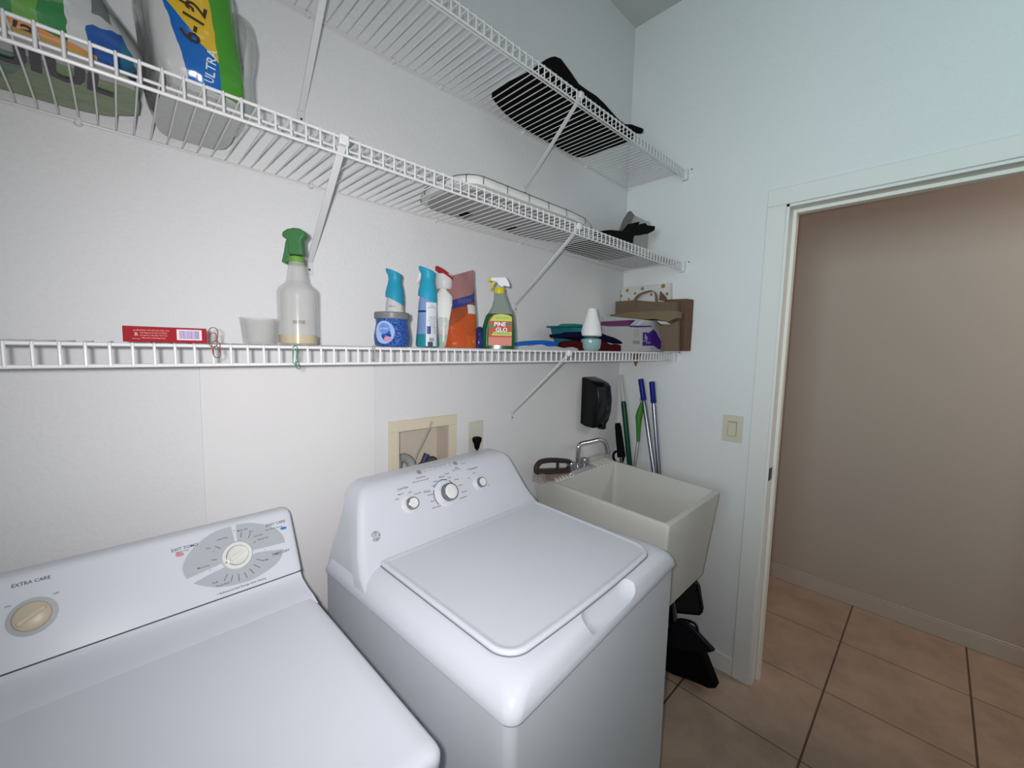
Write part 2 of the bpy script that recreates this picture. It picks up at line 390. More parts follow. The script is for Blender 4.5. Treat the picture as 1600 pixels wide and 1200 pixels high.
# lid: corners measured
LZ = .926
LC = [Vector((-1.502, -.272, LZ)), Vector((-.915, -.2445, LZ)), Vector((-.926, -.692, LZ)), Vector((-1.484, -.7185, LZ))]   # BL BR FR FL
def lidp(u, v, z):
    a = LC[0].lerp(LC[1], u); b = LC[3].lerp(LC[2], u); p = a.lerp(b, v); p.z = z
    # front edge bows towards the room, sides bow a little
    p += (LC[3] - LC[0]).normalized() * (.008 * (1 - (2 * u - 1) ** 2) * v); p.z = z
    return p
def lidring(ins, z, r=.05):
    pts = rrect(.5, .5, .5 - ins / .58, .5 - ins / .45, .001, 0)
    W_, D_ = .58, .45; out = []
    for sx, sy, a0, rr in ((1, 1, 0, r), (-1, 1, PI / 2, r), (-1, -1, PI, .012), (1, -1, 3 * PI / 2, .012)):
        rr = max(rr - ins, .002)
        for k in range(9):
            a = a0 + PI / 2 * k / 8
            x = W_ / 2 + sx * (W_ / 2 - ins - rr) + rr * math.cos(a); y = D_ / 2 + sy * (D_ / 2 - ins - rr) + rr * math.sin(a)
            out.append(lidp(x / W_, y / D_, z))
        # straight side subdivision so the bow shows
        nxt = {(1, 1): (-1, 1), (-1, 1): (-1, -1), (-1, -1): (1, -1), (1, -1): (1, 1)}[(sx, sy)]
        rn = max({1: r, -1: .012}[nxt[1]] - ins, .002)
        a1 = a0 + PI / 2
        p0 = (W_ / 2 + sx * (W_ / 2 - ins - rr) + rr * math.cos(a1), D_ / 2 + sy * (D_ / 2 - ins - rr) + rr * math.sin(a1))
        p1 = (W_ / 2 + nxt[0] * (W_ / 2 - ins - rn) + rn * math.cos(a1), D_ / 2 + nxt[1] * (D_ / 2 - ins - rn) + rn * math.sin(a1))
        for k in range(1, 8):
            t = k / 8; out.append(lidp((p0[0] + (p1[0] - p0[0]) * t) / W_, (p0[1] + (p1[1] - p0[1]) * t) / D_, z))
    return out
mb = MB(); mb.loft([lidring(-.0015, .9212), lidring(-.0015, .9222)]); build('lid_seam_shade', mb, mat('seam_shade_grey', (0.22, 0.23, 0.25), 0.7), washer)  # strip coloured grey as the thin shadow along the lid's edge
mb = MB(); mb.loft([lidring(.0015, .920), lidring(0, .9245), lidring(.001, .9285), lidring(.004, .9305), lidring(.009, .9305), lidring(.013, .9285), lidring(.02, .9282)])
lid = build('lid', mb, ENAMEL, washer, sharp=70)
# scooped handle recess cut out of the deck's front and the lid's edge
hc = at(966, 940, 'z', .925)
cut = MB(); cut.M = Matrix.Translation(hc) @ rotz(TH) @ T(.004, -.006, 0)
cut.loft([ [Vector(p) + Vector((0, 0, 0)) for p in rrect(0, 0, s1, s2, s2 * .95, z_, n=8)] for s1, s2, z_ in ((.070, .022, -.036), (.096, .038, -.030), (.108, .047, -.014), (.114, .053, .0), (.12, .056, .03))])
co = build('recess_cutter', cut, ENAMEL)
def boolcut(o, c):
    md = o.modifiers.new('cut', 'BOOLEAN'); md.object = c; md.operation = 'DIFFERENCE'; md.solver = 'EXACT'
    dg = bpy.context.evaluated_depsgraph_get(); dg.update()
    me = bpy.data.meshes.new_from_object(o.evaluated_get(dg)); o.modifiers.clear(); o.data = me
    me.polygons.foreach_set('use_smooth', [True] * len(me.polygons)); me.set_sharp_from_angle(angle=math.radians(50))
boolcut(deck, co)
# console
mb = MB(); mb.M = WM
def cring(z, half, yf, r, yb=.012):
    n = 14; out = []
    cx = WW / 2
    # front edge left -> right with rounded ends, then back
    for sx, a0 in ((1, 0), (-1, PI / 2)):
        for k in range(8):
            a = a0 + PI / 2 * k / 7
            out.append(Vector((cx + sx * (half - r) + r * math.cos(a), yf - r * .8 + r * .8 * math.sin(a), z)))
        if sx == 1:
            for k in range(1, n): out.append(Vector((cx + (half - r) * (1 - 2 * k / n), yf, z)))
    out.append(Vector((cx - half, yb, z))); out.append(Vector((cx + half, yb, z)))
    return out
CP = [(.862, .344, .262, .03), (.89, .341, .226, .03), (.91, .337, .198, .03), (.925, .332, .182, .03), (.94, .327, .168, .03), (.96, .320, .153, .03), (.985, .312, .138, .03), (1.01, .305, .124, .028), (1.035, .298, .111, .028), (1.055, .291, .101, .028), (1.070, .283, .092, .026), (1.081, .272, .083, .024), (1.088, .258, .072, .022), (1.091, .242, .060, .02)]
mb.loft([cring(a_, b_, c_, d_ * .75, .012 + max(0, 1.058 - a_) / .195 * .178) for a_, b_, c_, d_ in CP])
build('console', mb, PLASTW, washer, sharp=50)
CB = mb.bvh()
mb = MB(); mb.M = WM
mb.loft([[Vector((WW / 2 + sx * (b_ - .007), y_, a_)) for sx, y_ in ((1, .014), (1, c_ - .03), (-1, c_ - .03), (-1, .014))] for a_, b_, c_, d_ in CP[:10]])
build('console_side', mb, BODYM, washer)
def onc(px, py):
    h, n, i, d = CB.ray_cast(CAM, ray(px, py).normalized())
    if h is None: raise RuntimeError('miss %s %s' % (px, py))
    if n.dot(CAM - h) < 0: n = -n
    return h, n
def cframe(px, py):
    h, n = onc(px, py); return frame(h, (math.cos(TH), math.sin(TH), 0), n)
def knob(name, px, py, R, hgt, parent, ring=True):
    M = cframe(px, py)
    b = MB(); b.M = M; b.lathe([(R * 1.42, -.002), (R * 1.42, .0012), (R * 1.3, .0026), (R * 1.2, .0026), (R * 1.15, .0010)], n=36)
    base = build('knob_base', b, mat('knob_base_plastic', (0.72, 0.73, 0.76), 0.25), parent)
    k = MB(); k.M = M
    k.lathe([(R * 1.0, 0), (R * .97, hgt * .55), (R * .84, hgt * .75), (R * .80, hgt), (R * .72, hgt + .0015), (R * .3, hgt + .0008)], n=36)
    ko = build(name, k, mat('knob_plastic', (0.80, 0.80, 0.79), 0.3), parent)
    c = MB(); c.M = M
    c.lathe([(R * .99, hgt * .52), (R * .97, hgt * .80), (R * .90, hgt * 1.0), (R * .84, hgt * 1.03), (R * .80, hgt * .9)], n=36, caps=(False, False))
    build('chrome_ring', c, mat('ring_chrome', (0.30, 0.30, 0.32), 0.18, metal=1.0), ko, label='chrome ring around the knob')
    return ko
knob('knob', 640, 788, .0175, .024, washer)
knob('cycle_knob', 696, 771, .0270, .032, washer)
knob('knob', 748, 755, .0165, .022, washer)
pr = MB(); prL = MB(); prR = MB(); prH = MB()
def ctext(px, py, s, size, mi=0, sx=1.0):
    q = prH if px > 760 else (prL if px < 661 else (prR if px > 729 else pr))
    q.M = cframe(px, py); q.text(s, size * 1.22, mi, dz=.0009, sx=sx); q.M = Matrix.Identity(4)
M = cframe(696, 771)
for k in range(26):     # arc round the cycle knob, blue at its upper left
    a0 = math.radians(215 - k * 9); a1 = a0 - math.radians(8.0)
    if k in (7, 17): continue
    R0, R1 = .0400, .0428
    pr.M = M; pr.add([(R0 * math.cos(a0), R0 * math.sin(a0), .0012), (R1 * math.cos(a0), R1 * math.sin(a0), .0012), (R1 * math.cos(a1), R1 * math.sin(a1), .0012), (R0 * math.cos(a1), R0 * math.sin(a1), .0012)], [(0, 1, 2, 3)], 2 if 7 < k < 13 else 0)
for px, py, s, z_ in ((629, 763, 'Load Size', .0075), (626, 772, 'Medium', .0045), (640, 769, 'Large', .0045), (620, 780, 'Small', .0045), (652, 771, 'Precise Fill', .0045),
        (657, 746, 'Deep Rinse', .0055), (657, 751, 'Adds extra rinse to cycle', .0045), (667, 768, 'Whites', .0065), (672, 773, 'Normal', .005), (677, 759, 'Light', .005), (680, 752, 'Heavy', .005),
        (676, 783, 'Rinse', .005), (682, 792, 'Drain & Spin', .005), (690, 745, 'Medium', .005), (698, 740, 'Colors', .0055), (702, 746, 'Light', .0045), (713, 749, 'Casuals', .0048), (719, 758, 'Active', .0048), (725, 768, 'Delicates', .0048), (724, 777, 'Speed Wash', .0048),
        (672, 731, 'Fill', .0042), (680, 730, 'Soak', .0042), (687, 728, 'Wash', .0042), (694, 726, 'Rinse', .0042), (702, 724, 'Spin', .0042), (713, 731, 'Start', .0055), (713, 734, 'Hold to Cancel', .0042), (721, 720, 'Lid', .0045), (724, 724, 'Locked', .0045),
        (738, 732, 'Temperature', .0065), (740, 739, 'Cold', .0045), (732, 747, 'Cool', .0045), (763, 758, 'Hot', .0045)):
    ctext(px, py, s, z_)
def cdisc(px, py, r, mi):
    pr.M = cframe(px, py); pr.add([(r * math.cos(2 * PI * k / 20), r * math.sin(2 * PI * k / 20), .0010) for k in range(20)], [tuple(range(20))], mi); pr.M = Matrix.Identity(4)
cdisc(654.5, 738, .0080, 1); cdisc(711, 724, .0076, 1)
for px, py in ((664, 737), (673, 735), (681, 733), (688, 731), (695, 729.5), (703, 727.5)): cdisc(px, py, .0011, 0)
build('cycle_printing', pr, [PRINT, PRINTL, mat('blue_print', (0.05, 0.20, 0.55), 0.5)], washer)
build('load_printing', prL, PRINT, washer); build('temperature_printing', prR, PRINT, washer); build('hot_mark', prH, PRINT, washer)
bd = MB(); bd.M = cframe(587, 838)
bd.lathe([(.0125, .0), (.0125, .0012), (.0115, .0018)], n=32)
badge = build('badge', bd, mat('badge_grey', (0.42, 0.43, 0.46), 0.3, metal=.4), washer)
bd = MB(); bd.M = cframe(587, 838)
bd.text('GE', .0135, dz=.0024)
for k in range(4):
    a = PI / 4 + k * PI / 2; bd.tube([(.0098 * math.cos(a + t), .0098 * math.sin(a + t), .0022) for t in (-.55, -.25, 0, .25, .55)], .0006, 5)
build('emblem', bd, mat('badge_light', (0.75, 0.76, 0.80), 0.3), badge)

# ================================================================ DRYER
TD = math.radians(1.9)
DW = .69; DD = .69
DOr = Vector((-1.660, -.065, 0))      # back-right corner
DM = Matrix(((math.cos(TD), math.sin(TD), 0, DOr.x - DW * math.cos(TD)), (math.sin(TD), -math.cos(TD), 0, DOr.y - DW * math.sin(TD)), (0, 0, 1, 0), (0, 0, 0, 1)))
dryer = empty('clothes_dryer', DM @ Vector((DW / 2, DD / 2, 0)), 'white clothes dryer with slanted console, beige knob and oval dial, left of washer', 'dryer')
mb = MB(); mb.M = DM
mb.loft([rrect(DW / 2, DD / 2, DW / 2 - .003, DD / 2 - .003, .012, .0), rrect(DW / 2, DD / 2, DW / 2 - .003, DD / 2 - .003, .012, .882)])
build('body', mb, BODYM, dryer)
mb = MB(); mb.M = DM
mb.loft([rrect(DW / 2, DD / 2, DW / 2 - .002, DD / 2 - .002, .016, .883), rrect(DW / 2, DD / 2, DW / 2, DD / 2, .018, .886), rrect(DW / 2, DD / 2, DW / 2, DD / 2, .018, .898), rrect(DW / 2, DD / 2, DW / 2 - .003, DD / 2 - .003, .018, .905), rrect(DW / 2, DD / 2, DW / 2 - .010, DD / 2 - .010, .016, .9095), rrect(DW / 2, DD / 2, DW / 2 - .03, DD / 2 - .03, .01, .910)])
build('top_panel', mb, ENAMEL, dryer, sharp=60)
# cove rising from the top to the console
prof = [(.02, .905), (.240, .905), (.215, .9112), (.19, .9128), (.165, .917), (.148, .921), (.138, .928), (.135, .934), (.06, .934), (.02, .934)]
mb = MB(); mb.M = DM; mb.prism(prof, .002, DW - .002, 'x'); build('console_base', mb, ENAMEL, dryer, sharp=50)
seam = MB(); seam.M = DM; seam.prism([(.02, .9335), (.1387, .9335), (.1387, .9362), (.02, .9362)], .001, DW - .001, 'x'); build('console_seam', seam, GAP, dryer)
prof = [(.02, .936), (.1385, .936), (.0725, 1.0535), (.068, 1.0585), (.062, 1.0605), (.04, 1.0605), (.02, 1.052)]
mb = MB(); mb.M = DM
n_ = 8
xs = [0, .002, .006, .012] ; rings = []
cz = 1.0; cy_ = .06
for x, sc in ((0, .90), (.002, .955), (.006, .985), (.014, 1.0), (DW - .014, 1.0), (DW - .006, .985), (DW - .002, .955), (DW, .90)):
    rings.append([Vector((x, .02 + (y - .02) * (.5 + .5 * sc) , .936 + (z - .936) * (sc if z > 1.0 else 1))) for y, z in prof])
mb.loft(rings)
build('console', mb, PLASTW, dryer, sharp=50)
P0 = DM @ Vector((0, .1385, .936)); fu = (DM.to_3x3() @ Vector((1, 0, 0))).normalized(); fv = (DM.to_3x3() @ Vector((0, .0725 - .1385, .1175))).normalized()
FN = fu.cross(fv).normalized()
if FN.dot(CAM - P0) < 0: FN = -FN
def dframe(px, py): return frame(atp(px, py, P0, FN), fu, FN)
pr = MB()
DPM = [PRINT, mat('oval_grey', (0.42, 0.45, 0.48), 0.45), MATS['blue_print'], mat('red_print', (0.62, 0.24, 0.26), 0.5)]
def dpoly(pts, mi, dz=.0006):
    q = MB(); q.add([atp(px, py, P0, FN) + FN * dz for px, py in pts], [tuple(range(len(pts)))]); build('dial_scale' if mi == 1 else 'care_mark', q, DPM[mi], dryer)
def zz(pts): return [(240 + x * .15, 780 + y * .15) for x, y in pts]
dpoly(zz([(805, 285), (740, 300), (660, 328), (600, 358), (515, 415), (440, 480), (385, 540), (340, 605), (312, 665), (300, 720), (312, 780), (345, 832), (500, 765), (660, 692), (830, 610), (850, 500), (835, 400)]), 1)
dpoly(zz([(855, 268), (940, 252), (1020, 247), (1150, 262), (1230, 288), (1290, 320), (1330, 355), (1355, 395), (1368, 450), (1230, 485), (1085, 520), (980, 545), (880, 500), (865, 400)]), 1)
dpoly(zz([(1090, 552), (1220, 535), (1350, 518), (1340, 585), (1310, 640), (1260, 690), (1180, 750), (1080, 812), (1000, 850), (900, 880), (800, 903), (700, 917), (620, 917), (550, 910), (480, 898), (410, 880), (540, 805), (680, 738), (860, 640), (980, 590)]), 1)
dpoly(zz([(245 + 0, 560), (290, 555), (318, 562), (315, 580), (285, 596), (245, 600), (228, 590), (230, 572)]), 3, .0008)
dpoly(zz([(1315, 305), (1335, 290), (1370, 285), (1388, 292), (1380, 308), (1350, 318), (1325, 317)]), 2, .0008)
for a, b_ in (((905, 400), (915, 345)), ((985, 405), (1010, 350)), ((700, 515), (640, 490)), ((660, 630), (600, 635)), ((770, 780), (735, 850)), ((825, 790), (805, 860)), ((885, 780), (890, 855)), ((945, 765), (975, 820)), ((1000, 725), (1045, 775)), ((1040, 680), (1110, 715)), ((1070, 625), (1140, 640)), ((1060, 440), (1045, 460))):
    p0 = atp(*zz([a])[0], P0, FN) + FN * .0009; p1 = atp(*zz([b_])[0], P0, FN) + FN * .0009
    t = (p1 - p0).normalized().cross(FN) * .0006
    pr.M = Matrix.Identity(4); pr.add([p0 - t, p0 + t, p1 + t, p1 - t], [(0, 1, 2, 3)], 0)
def dtext(x, y, s, size, sx=1.0):
    px, py = zz([(x, y)])[0]; pr.M = dframe(px, py); pr.text(s, size, 0, dz=.0009, sx=sx); pr.M = Matrix.Identity(4)
dtext(1270, 252, 'EASY CARE', .0082, .98); dtext(1250, 303, 'Anti Wrinkle System', .0042, 1.0)
pr2 = pr; pr = MB(); dtext(325, 505, 'EXIT TOMO', .0080, 1.0); dtext(300, 542, 'Regular Heat', .004); build('heat_lettering', pr, [PRINT], dryer); pr = pr2
dtext(1325, 555, 'TIMED DRY', .0076, .95); dtext(925, 320, 'More Dry', .005); dtext(1015, 335, 'Dry', .005); dtext(1090, 378, 'Less Dry', .005); dtext(1140, 408, 'Damp Dry', .005)
dtext(715, 412, 'Less Dry', .005); dtext(570, 512, 'Dry', .005); dtext(520, 707, 'More Dry', .005); dtext(1165, 635, '70 Min', .005)
dtext(640, 870, 'Fluff', .005); dtext(720, 890, 'Timed Rack', .005); dtext(925, 905, '* Recommended Energy Saver Setting', .0052, 1.1)
def ddot(x, y, r):
    px, py = zz([(x, y)])[0]; pr.M = dframe(px, py); pr.add([(r * math.cos(k * PI / 5), r * math.sin(k * PI / 5), .0009) for k in range(10)], [tuple(range(10))], 0); pr.M = Matrix.Identity(4)
for q in ((838, 330), (1162, 527), (588, 740), (732, 965), (625, 547)): ddot(*q, .0009)
build('dial_printing', pr, [PRINT], dryer); pr = MB(); pr.M = dframe(49, 909); pr.text('EXTRA CARE', .0078, 0, dz=.0008, sx=.95); build('care_lettering', pr, PRINT, dryer); pr = MB(); pr.M = dframe(88, 927); pr.text('OFF', .004, 0, dz=.0008); build('off_mark', pr, PRINT, dryer); pr = MB(); pr.M = dframe(12, 948); pr.text('ON', .004, 0, dz=.0008); pr.M = Matrix.Identity(4)
build('on_mark', pr, [PRINT], dryer)
# timer dial
M = dframe(370, 868)
mb = MB(); mb.M = M; mb.lathe([(.0285, 0), (.0285, .006), (.0265, .0085), (.0205, .0085), (.0200, .0065)], n=40)
dl = build('timer_dial', mb, mat('dial_plastic', (0.72, 0.73, 0.70), 0.3), dryer)
mb = MB(); mb.M = M; mb.lathe([(.0195, .006), (.0192, .014), (.0175, .0155), (.0165, .0152)], n=40)
a = math.radians(22)
mb.M = M @ rotz(a); mb.loft([rrect(0, 0, .0165, .0042, .0035, .0150), rrect(0, 0, .0160, .0036, .0035, .0195)])
mb2 = build('dial_grip', mb, mat('grip_plastic', (0.70, 0.70, 0.65), 0.28), dl)
mb = MB(); mb.M = M; mb.lathe([(.0203, .0066), (.0203, .0093), (.0193, .0093)], n=40, caps=(False, False))
build('chrome_ring', mb, CHROME, dl)
mb = MB(); mb.M = M @ rotz(math.radians(202)) @ T(.0205, 0, 0); mb.add([(-.002, 0, .0098), (.003, -.0016, .0098), (.003, .0016, .0098)], [(0, 1, 2)]); mb.box(.0042, .0056, -.0007, .0007, .0085, .0092)
build('pointer', mb, PRINT, dl)
# beige start knob
M = dframe(51, 963)
mb = MB(); mb.M = M; mb.lathe([(.029, 0), (.0288, .0008)], n=40, caps=(True, True)); kb = build('knob_surround', mb, mat('oval_grey', (0.5, 0.5, 0.5)), dryer)
mb = MB(); mb.M = M; mb.lathe([(.0222, 0), (.0222, .010), (.0205, .013), (.016, .0145), (.004, .0148)], n=40)
ko = build('start_knob', mb, mat('beige_knob', (0.55, 0.47, 0.355), 0.3), dryer, label='yellowed beige knob')
mb = MB(); mb.M = M @ rotz(math.radians(30)); mb.loft([rrect(0, 0, .0185, .0038, .003, .0130), rrect(0, 0, .0175, .0030, .003, .0175)])
build('knob_grip', mb, MATS['beige_knob'], ko)

# ================================================================ LAUNDRY TUB
sink = empty('laundry_sink', (-.42, -.31, 0), 'off-white plastic laundry tub in the corner with soap ridges', 'sink')
SZ = .905
SC4 = [Vector((-.665, -.004, 0)), Vector((-.150, -.004, 0)), Vector((-.231, -.620, 0)), Vector((-.702, -.632, 0))]  # BL BR FR FL
SB4 = [Vector((-.600, -.03, 0)), Vector((-.19, -.03, 0)), Vector((-.248, -.585, 0)), Vector((-.655, -.592, 0))]
def sp4(C4, u, v, z):
    p = C4[0].lerp(C4[1], u).lerp(C4[3].lerp(C4[2], u), v); p.z = z; return p
def s4ring(C4, z, u0=0, u1=1, v0=0, v1=1, r=.03):
    out = []
    for p in rrect((u0 + u1) / 2, (v0 + v1) / 2, (u1 - u0) / 2, (v1 - v0) / 2, r, 0, n=4): out.append(sp4(C4, p.x, p.y, z))
    return out
def mix4(t): return [a.lerp(b, t) for a, b in zip(SC4, SB4)]
VI = .17     # ledge depth at the back
mb = MB()
rings = [s4ring(SB4, .555, r=.04), s4ring(SB4, .56, r=.03)] + [s4ring(SC4, z, r=.02) for z in (SZ - .012,)] + [s4ring(SC4, SZ - .004, .002, .998, .002, .998, .02), s4ring(SC4, SZ, .012, .988, .010, .990, .02)]
rings += [s4ring(SC4, SZ, .032, .968, VI, .972, .02), s4ring(SC4, SZ - .006, .040, .960, VI + .008, .966, .02), s4ring(mix4(.95), .60, .06, .94, VI + .02, .94, .06), s4ring(mix4(.97), .575, .12, .88, VI + .08, .88, .08)]
mb.loft(rings)
build('tub', mb, TUB, sink, sharp=35)
# back ledge, raised in the right corner, and ridged soap rests either side
for u0, u1 in ((.06, .32), (.66, .95)):
    rd = MB()
    for k in range(6):
        u = u0 + (u1 - u0) * (k + .5) / 6
        p0 = sp4(SC4, u, .075, SZ + .004); p1 = sp4(SC4, u, VI - .006, SZ + .003)
        rd.tube([p0, p0.lerp(p1, .5) + Vector((0, 0, .002)), p1, p1 + Vector((0, -.010, -.010))], .0062, 8)
    build('soap_ridges', rd, TUB, sink)
mb = MB(); mb.loft([[sp4(SC4, u, v, SZ + dz) for u, v in ((.62, 0.0), (.995, 0.0), (.995, .055), (.62, .055))] for dz in (-.003, .018)])
build('back_ledge', mb, TUB, sink, bevel=.006)
for u, v in ((.12, .10), (.12, .50), (.85, .08)):
    b = sp4(SB4, u, v, 0); mb = MB(); mb.box(b.x - .015, b.x + .015, b.y - .015, b.y + .015, 0, .562); build('leg', mb, TUB, sink, bevel=.002)
b = sp4(SB4, .5, .5, 0); mb = MB(); mb.tube([(b.x, b.y, .58), (b.x, b.y, .42), (b.x, b.y + .1, .36), (b.x, b.y + .27, .36)], .02, 12); build('drain_pipe', mb, mat('pvc', (0.7, 0.7, 0.68), 0.4), sink)

# faucet
fb = sp4(SC4, .47, .085, SZ)
faucet = empty('faucet', fb, 'chrome swing spout faucet with two round knobs on the tub ledge', 'faucet')
F0 = atp(891, 736, (0, -.075, 0), Vector((0, 1, 0))); 
mb = MB(); pa = at(893, 737, 'z', SZ + .016); pb = at(923, 727, 'z', SZ + .016)
d_ = (pb - pa); L_ = d_.length; ang = math.atan2(d_.y, d_.x)
mb.M = Matrix.Translation((pa + pb) / 2 + Vector((0, .022, -.016))) @ rotz(ang)
mb.loft([rrect(0, 0, L_ / 2 + .012, .028, .008, -.001), rrect(0, 0, L_ / 2 + .010, .026, .008, .012), rrect(0, 0, L_ / 2 + .004, .021, .008, .017)])
build('base_plate', mb, mat('brushed_chrome', (0.50, 0.50, 0.53), 0.3, metal=.85), faucet)
def onplane(px, py, y): return at(px, py, 'y', y)
fy = (pa.y + pb.y) / 2 + .03
riser = onplane(903, 716, fy); riser.z = SZ + .012
r1 = onplane(903.5, 700, fy); bend = onplane(907, 694, fy); e1 = onplane(936, 687.5, fy - .03); e2 = onplane(944, 690, fy - .035); tip = onplane(948.5, 703, fy - .038)
def smooth(pts, n=6):
    pts = [Vector(p) for p in pts]; out = []
    P_ = [pts[0]] + pts + [pts[-1]]
    for i in range(1, len(P_) - 2):
        for k in range(n):
            t = k / n; a, b, c, d = P_[i - 1], P_[i], P_[i + 1], P_[i + 2]
            out.append(.5 * ((2 * b) + (-a + c) * t + (2 * a - 5 * b + 4 * c - d) * t * t + (-a + 3 * b - 3 * c + d) * t ** 3))
    out.append(pts[-1]); return out
mb = MB(); mb.tube(smooth([riser, r1, bend, bend.lerp(e1, .5), e1, e2, tip]), .0105, 12); build('spout', mb, CHROME, faucet)
mb = MB(); mb.M = Matrix.Translation(tip); mb.lathe([(.0125, -.017), (.0135, -.012), (.0120, -.002), (.0125, .003)], n=16); build('aerator', mb, CHROME, faucet)
for px, py in ((893, 722), (914, 714)):
    k = onplane(px, py, fy - .01); mb = MB(); mb.M = T(k.x, k.y, SZ + .014)
    mb.lathe([(.012, -.002), (.012, .008), (.020, .010), (.022, .030), (.020, .036), (.010, .038)], n=14); build('handle_knob', mb, mat('knob_chrome', (0.33, 0.33, 0.36), 0.25, metal=.7), faucet)
# scrub brush on the left of the ledge
BRN = mat('dark_brown_plastic', (0.045, 0.032, 0.026), 0.4)
pL = at(838, 736, 'z', SZ + .02); pR = at(890, 735, 'z', SZ + .02)
brush = empty('scrub_brush', ((pL + pR) / 2).xy.to_3d() + Vector((0, 0, SZ)), 'dark brown looped handle scrub brush lying on the tub ledge', 'brush')
yb = -.085
q = lambda px, py: at(px, py, 'y', yb)
mb = MB(); bl0 = q(838, 737); bl1 = q(888, 737); bl1.z += .006
mb.M = Matrix.Identity(4)
dirb = (bl1 - bl0); Lb = dirb.length
rgs = []
for t, hw in ((0, .012), (.05, .022), (.2, .028), (.8, .028), (.95, .022), (1, .012)):
    c = bl0.lerp(bl1, t); rgs.append([c + Vector((0, hw * math.cos(a), .012 * math.sin(a))) for a in [2 * PI * k / 12 for k in range(12)]])
mb.loft(rgs); build('brush_block', mb, BRN, brush)
mb = MB(); mb.tube(smooth([q(838, 737), q(838, 730), q(844, 722), q(858, 719), q(876, 719.5), q(888, 721), q(892, 726), q(887, 733)]), .0105, 10)
mb.tube([q(871, 722), q(871, 733)], .006, 8); build('handle_loop', mb, BRN, brush)
mb = MB()
for i in range(26):
    for j in range(7):
        c = bl0.lerp(bl1, (i + .7) / 27) + Vector((random.uniform(-.001, .001), -.022 + j * .0073, 0))
        mb.tube([(c.x, c.y, c.z - .003), (c.x + random.uniform(-.003, .003), c.y + random.uniform(-.002, .002), SZ + .004)], .0014, 4, mi=(0 if i > 3 else 1))
build('bristles', mb, [mat('bristle', (0.26, 0.19, 0.155), 0.8), mat('bristle_light', (0.40, 0.36, 0.32), 0.8)], brush)['kind'] = 'stuff'

# ================================================================ SOAP DISPENSER
disp = empty('soap_dispenser', (-.40, -.005, 1.10), 'glossy black soap dispenser fixed to the wall above the tub', 'soap dispenser')
yd = -.10
Q = lambda px, py, y=yd: at(px, py, 'y', y)
def P2(pts, y): return [(Q(a, b, y).x, Q(a, b, y).z) for a, b in pts]
dx0 = at(909, 610, 'y', -.001).x; dx1 = at(956.5, 620, 'y', -.10).x
zbt = at(913, 589, 'y', -.001).z; zft = at(955, 603, 'y', -.095).z; zfb = at(953, 657, 'y', -.095).z; zbb = at(908, 662, 'y', -.001).z
prof = [(-.0005, zbt), (-.045, zbt - .012), (-.080, zft + .014), (-.094, zft), (-.104, (zft + zfb) / 2 + .02), (-.102, zfb + .05), (-.090, zfb), (-.070, zfb - .030), (-.030, zbb - .01), (-.0005, zbb)]
mb = MB(); pcy = sum(p[0] for p in prof) / len(prof); pcz = sum(p[1] for p in prof) / len(prof)
mb.loft([[Vector((x, -.0005 + (y + .0005) * s_, pcz + (z - pcz) * (1 - (1 - s_) * .3))) for y, z in prof] for x, s_ in ((dx0, .90), (dx0 + .004, .97), (dx0 + .012, 1), (dx1 - .012, 1), (dx1 - .004, .97), (dx1, .90))])
build('housing', mb, BLACK, disp, sharp=32)
zc_ = at(946, 639, 'y', -.1045).z
mb = MB(); mb.box(dx1 - .052, dx1 - .014, -.1050, -.098, zc_ - .014, zc_ + .012); build('level_window', mb, mat('smoky_window', (0.02, 0.023, 0.027), 0.15), disp, bevel=.001)
zn_ = at(943, 668, 'y', -.075).z
mb = MB(); mb.box(dx1 - .050, dx1 - .022, -.088, -.055, zn_ - .006, zn_ + .03); build('nozzle', mb, BLACK, disp, bevel=.004)

# ================================================================ WALL BOX, OUTLET, SWITCH
box = empty('washer_outlet_box', (-1.205, 0, 1.05), 'cream recessed washer outlet box with hoses in the back wall', 'outlet box')
CREAM = mat('cream_plastic', (0.68, 0.62, 0.47), 0.45)
WBX0, WBX1, WBZ0, WBZ1 = -1.338, -1.077, .985, 1.216; IX0, IX1, IZ0, IZ1 = -1.302, -1.108, 1.01, 1.180
mb = MB()
mb.box(WBX0, WBX1, -.006, 0, IZ1, WBZ1).box(WBX0, WBX1, -.006, 0, WBZ0, IZ0).box(WBX0, IX0, -.006, 0, IZ0, IZ1).box(IX1, WBX1, -.006, 0, IZ0, IZ1)
build('face_frame', mb, CREAM, box, bevel=.0012)
# recess: real hole through the wall skin
rc = MB().box(IX0, IX1, -.01, .075, IZ0, IZ1)
rco = build('recess_cutter', rc, ENAMEL)
wb = bpy.data.objects['wall_back']; boolcut(wb, rco)
for p in wb.data.polygons: p.use_smooth = False
mb = MB(); t_ = .0015
mb.box(IX0, IX1, .0745 - t_, .0745, IZ0, IZ1).box(IX0, IX0 + t_, 0, .0745, IZ0, IZ1).box(IX1 - t_, IX1, 0, .0745, IZ0, IZ1).box(IX0, IX1, 0, .0745, IZ1 - t_, IZ1).box(IX0, IX1, 0, .0745, IZ0, IZ0 + t_)
build('recess', mb, mat('box_inside', (0.62, 0.55, 0.46), 0.5), box)
bpy.data.objects.remove(co); bpy.data.objects.remove(rco)
GREYH = mat('grey_hose', (0.30, 0.31, 0.29), 0.6)
mb = MB()
pts = smooth([at(650, 748, 'y', -.03), at(641, 722, 'y', .0), at(630, 715, 'y', .03), at(622, 722, 'y', .035), at(620, 745, 'y', .02)], 10)
mb.tube(pts, [.014 + .0022 * (i % 2) for i in range(len(pts))], 12)
h = build('drain_hose', mb, GREYH, box)
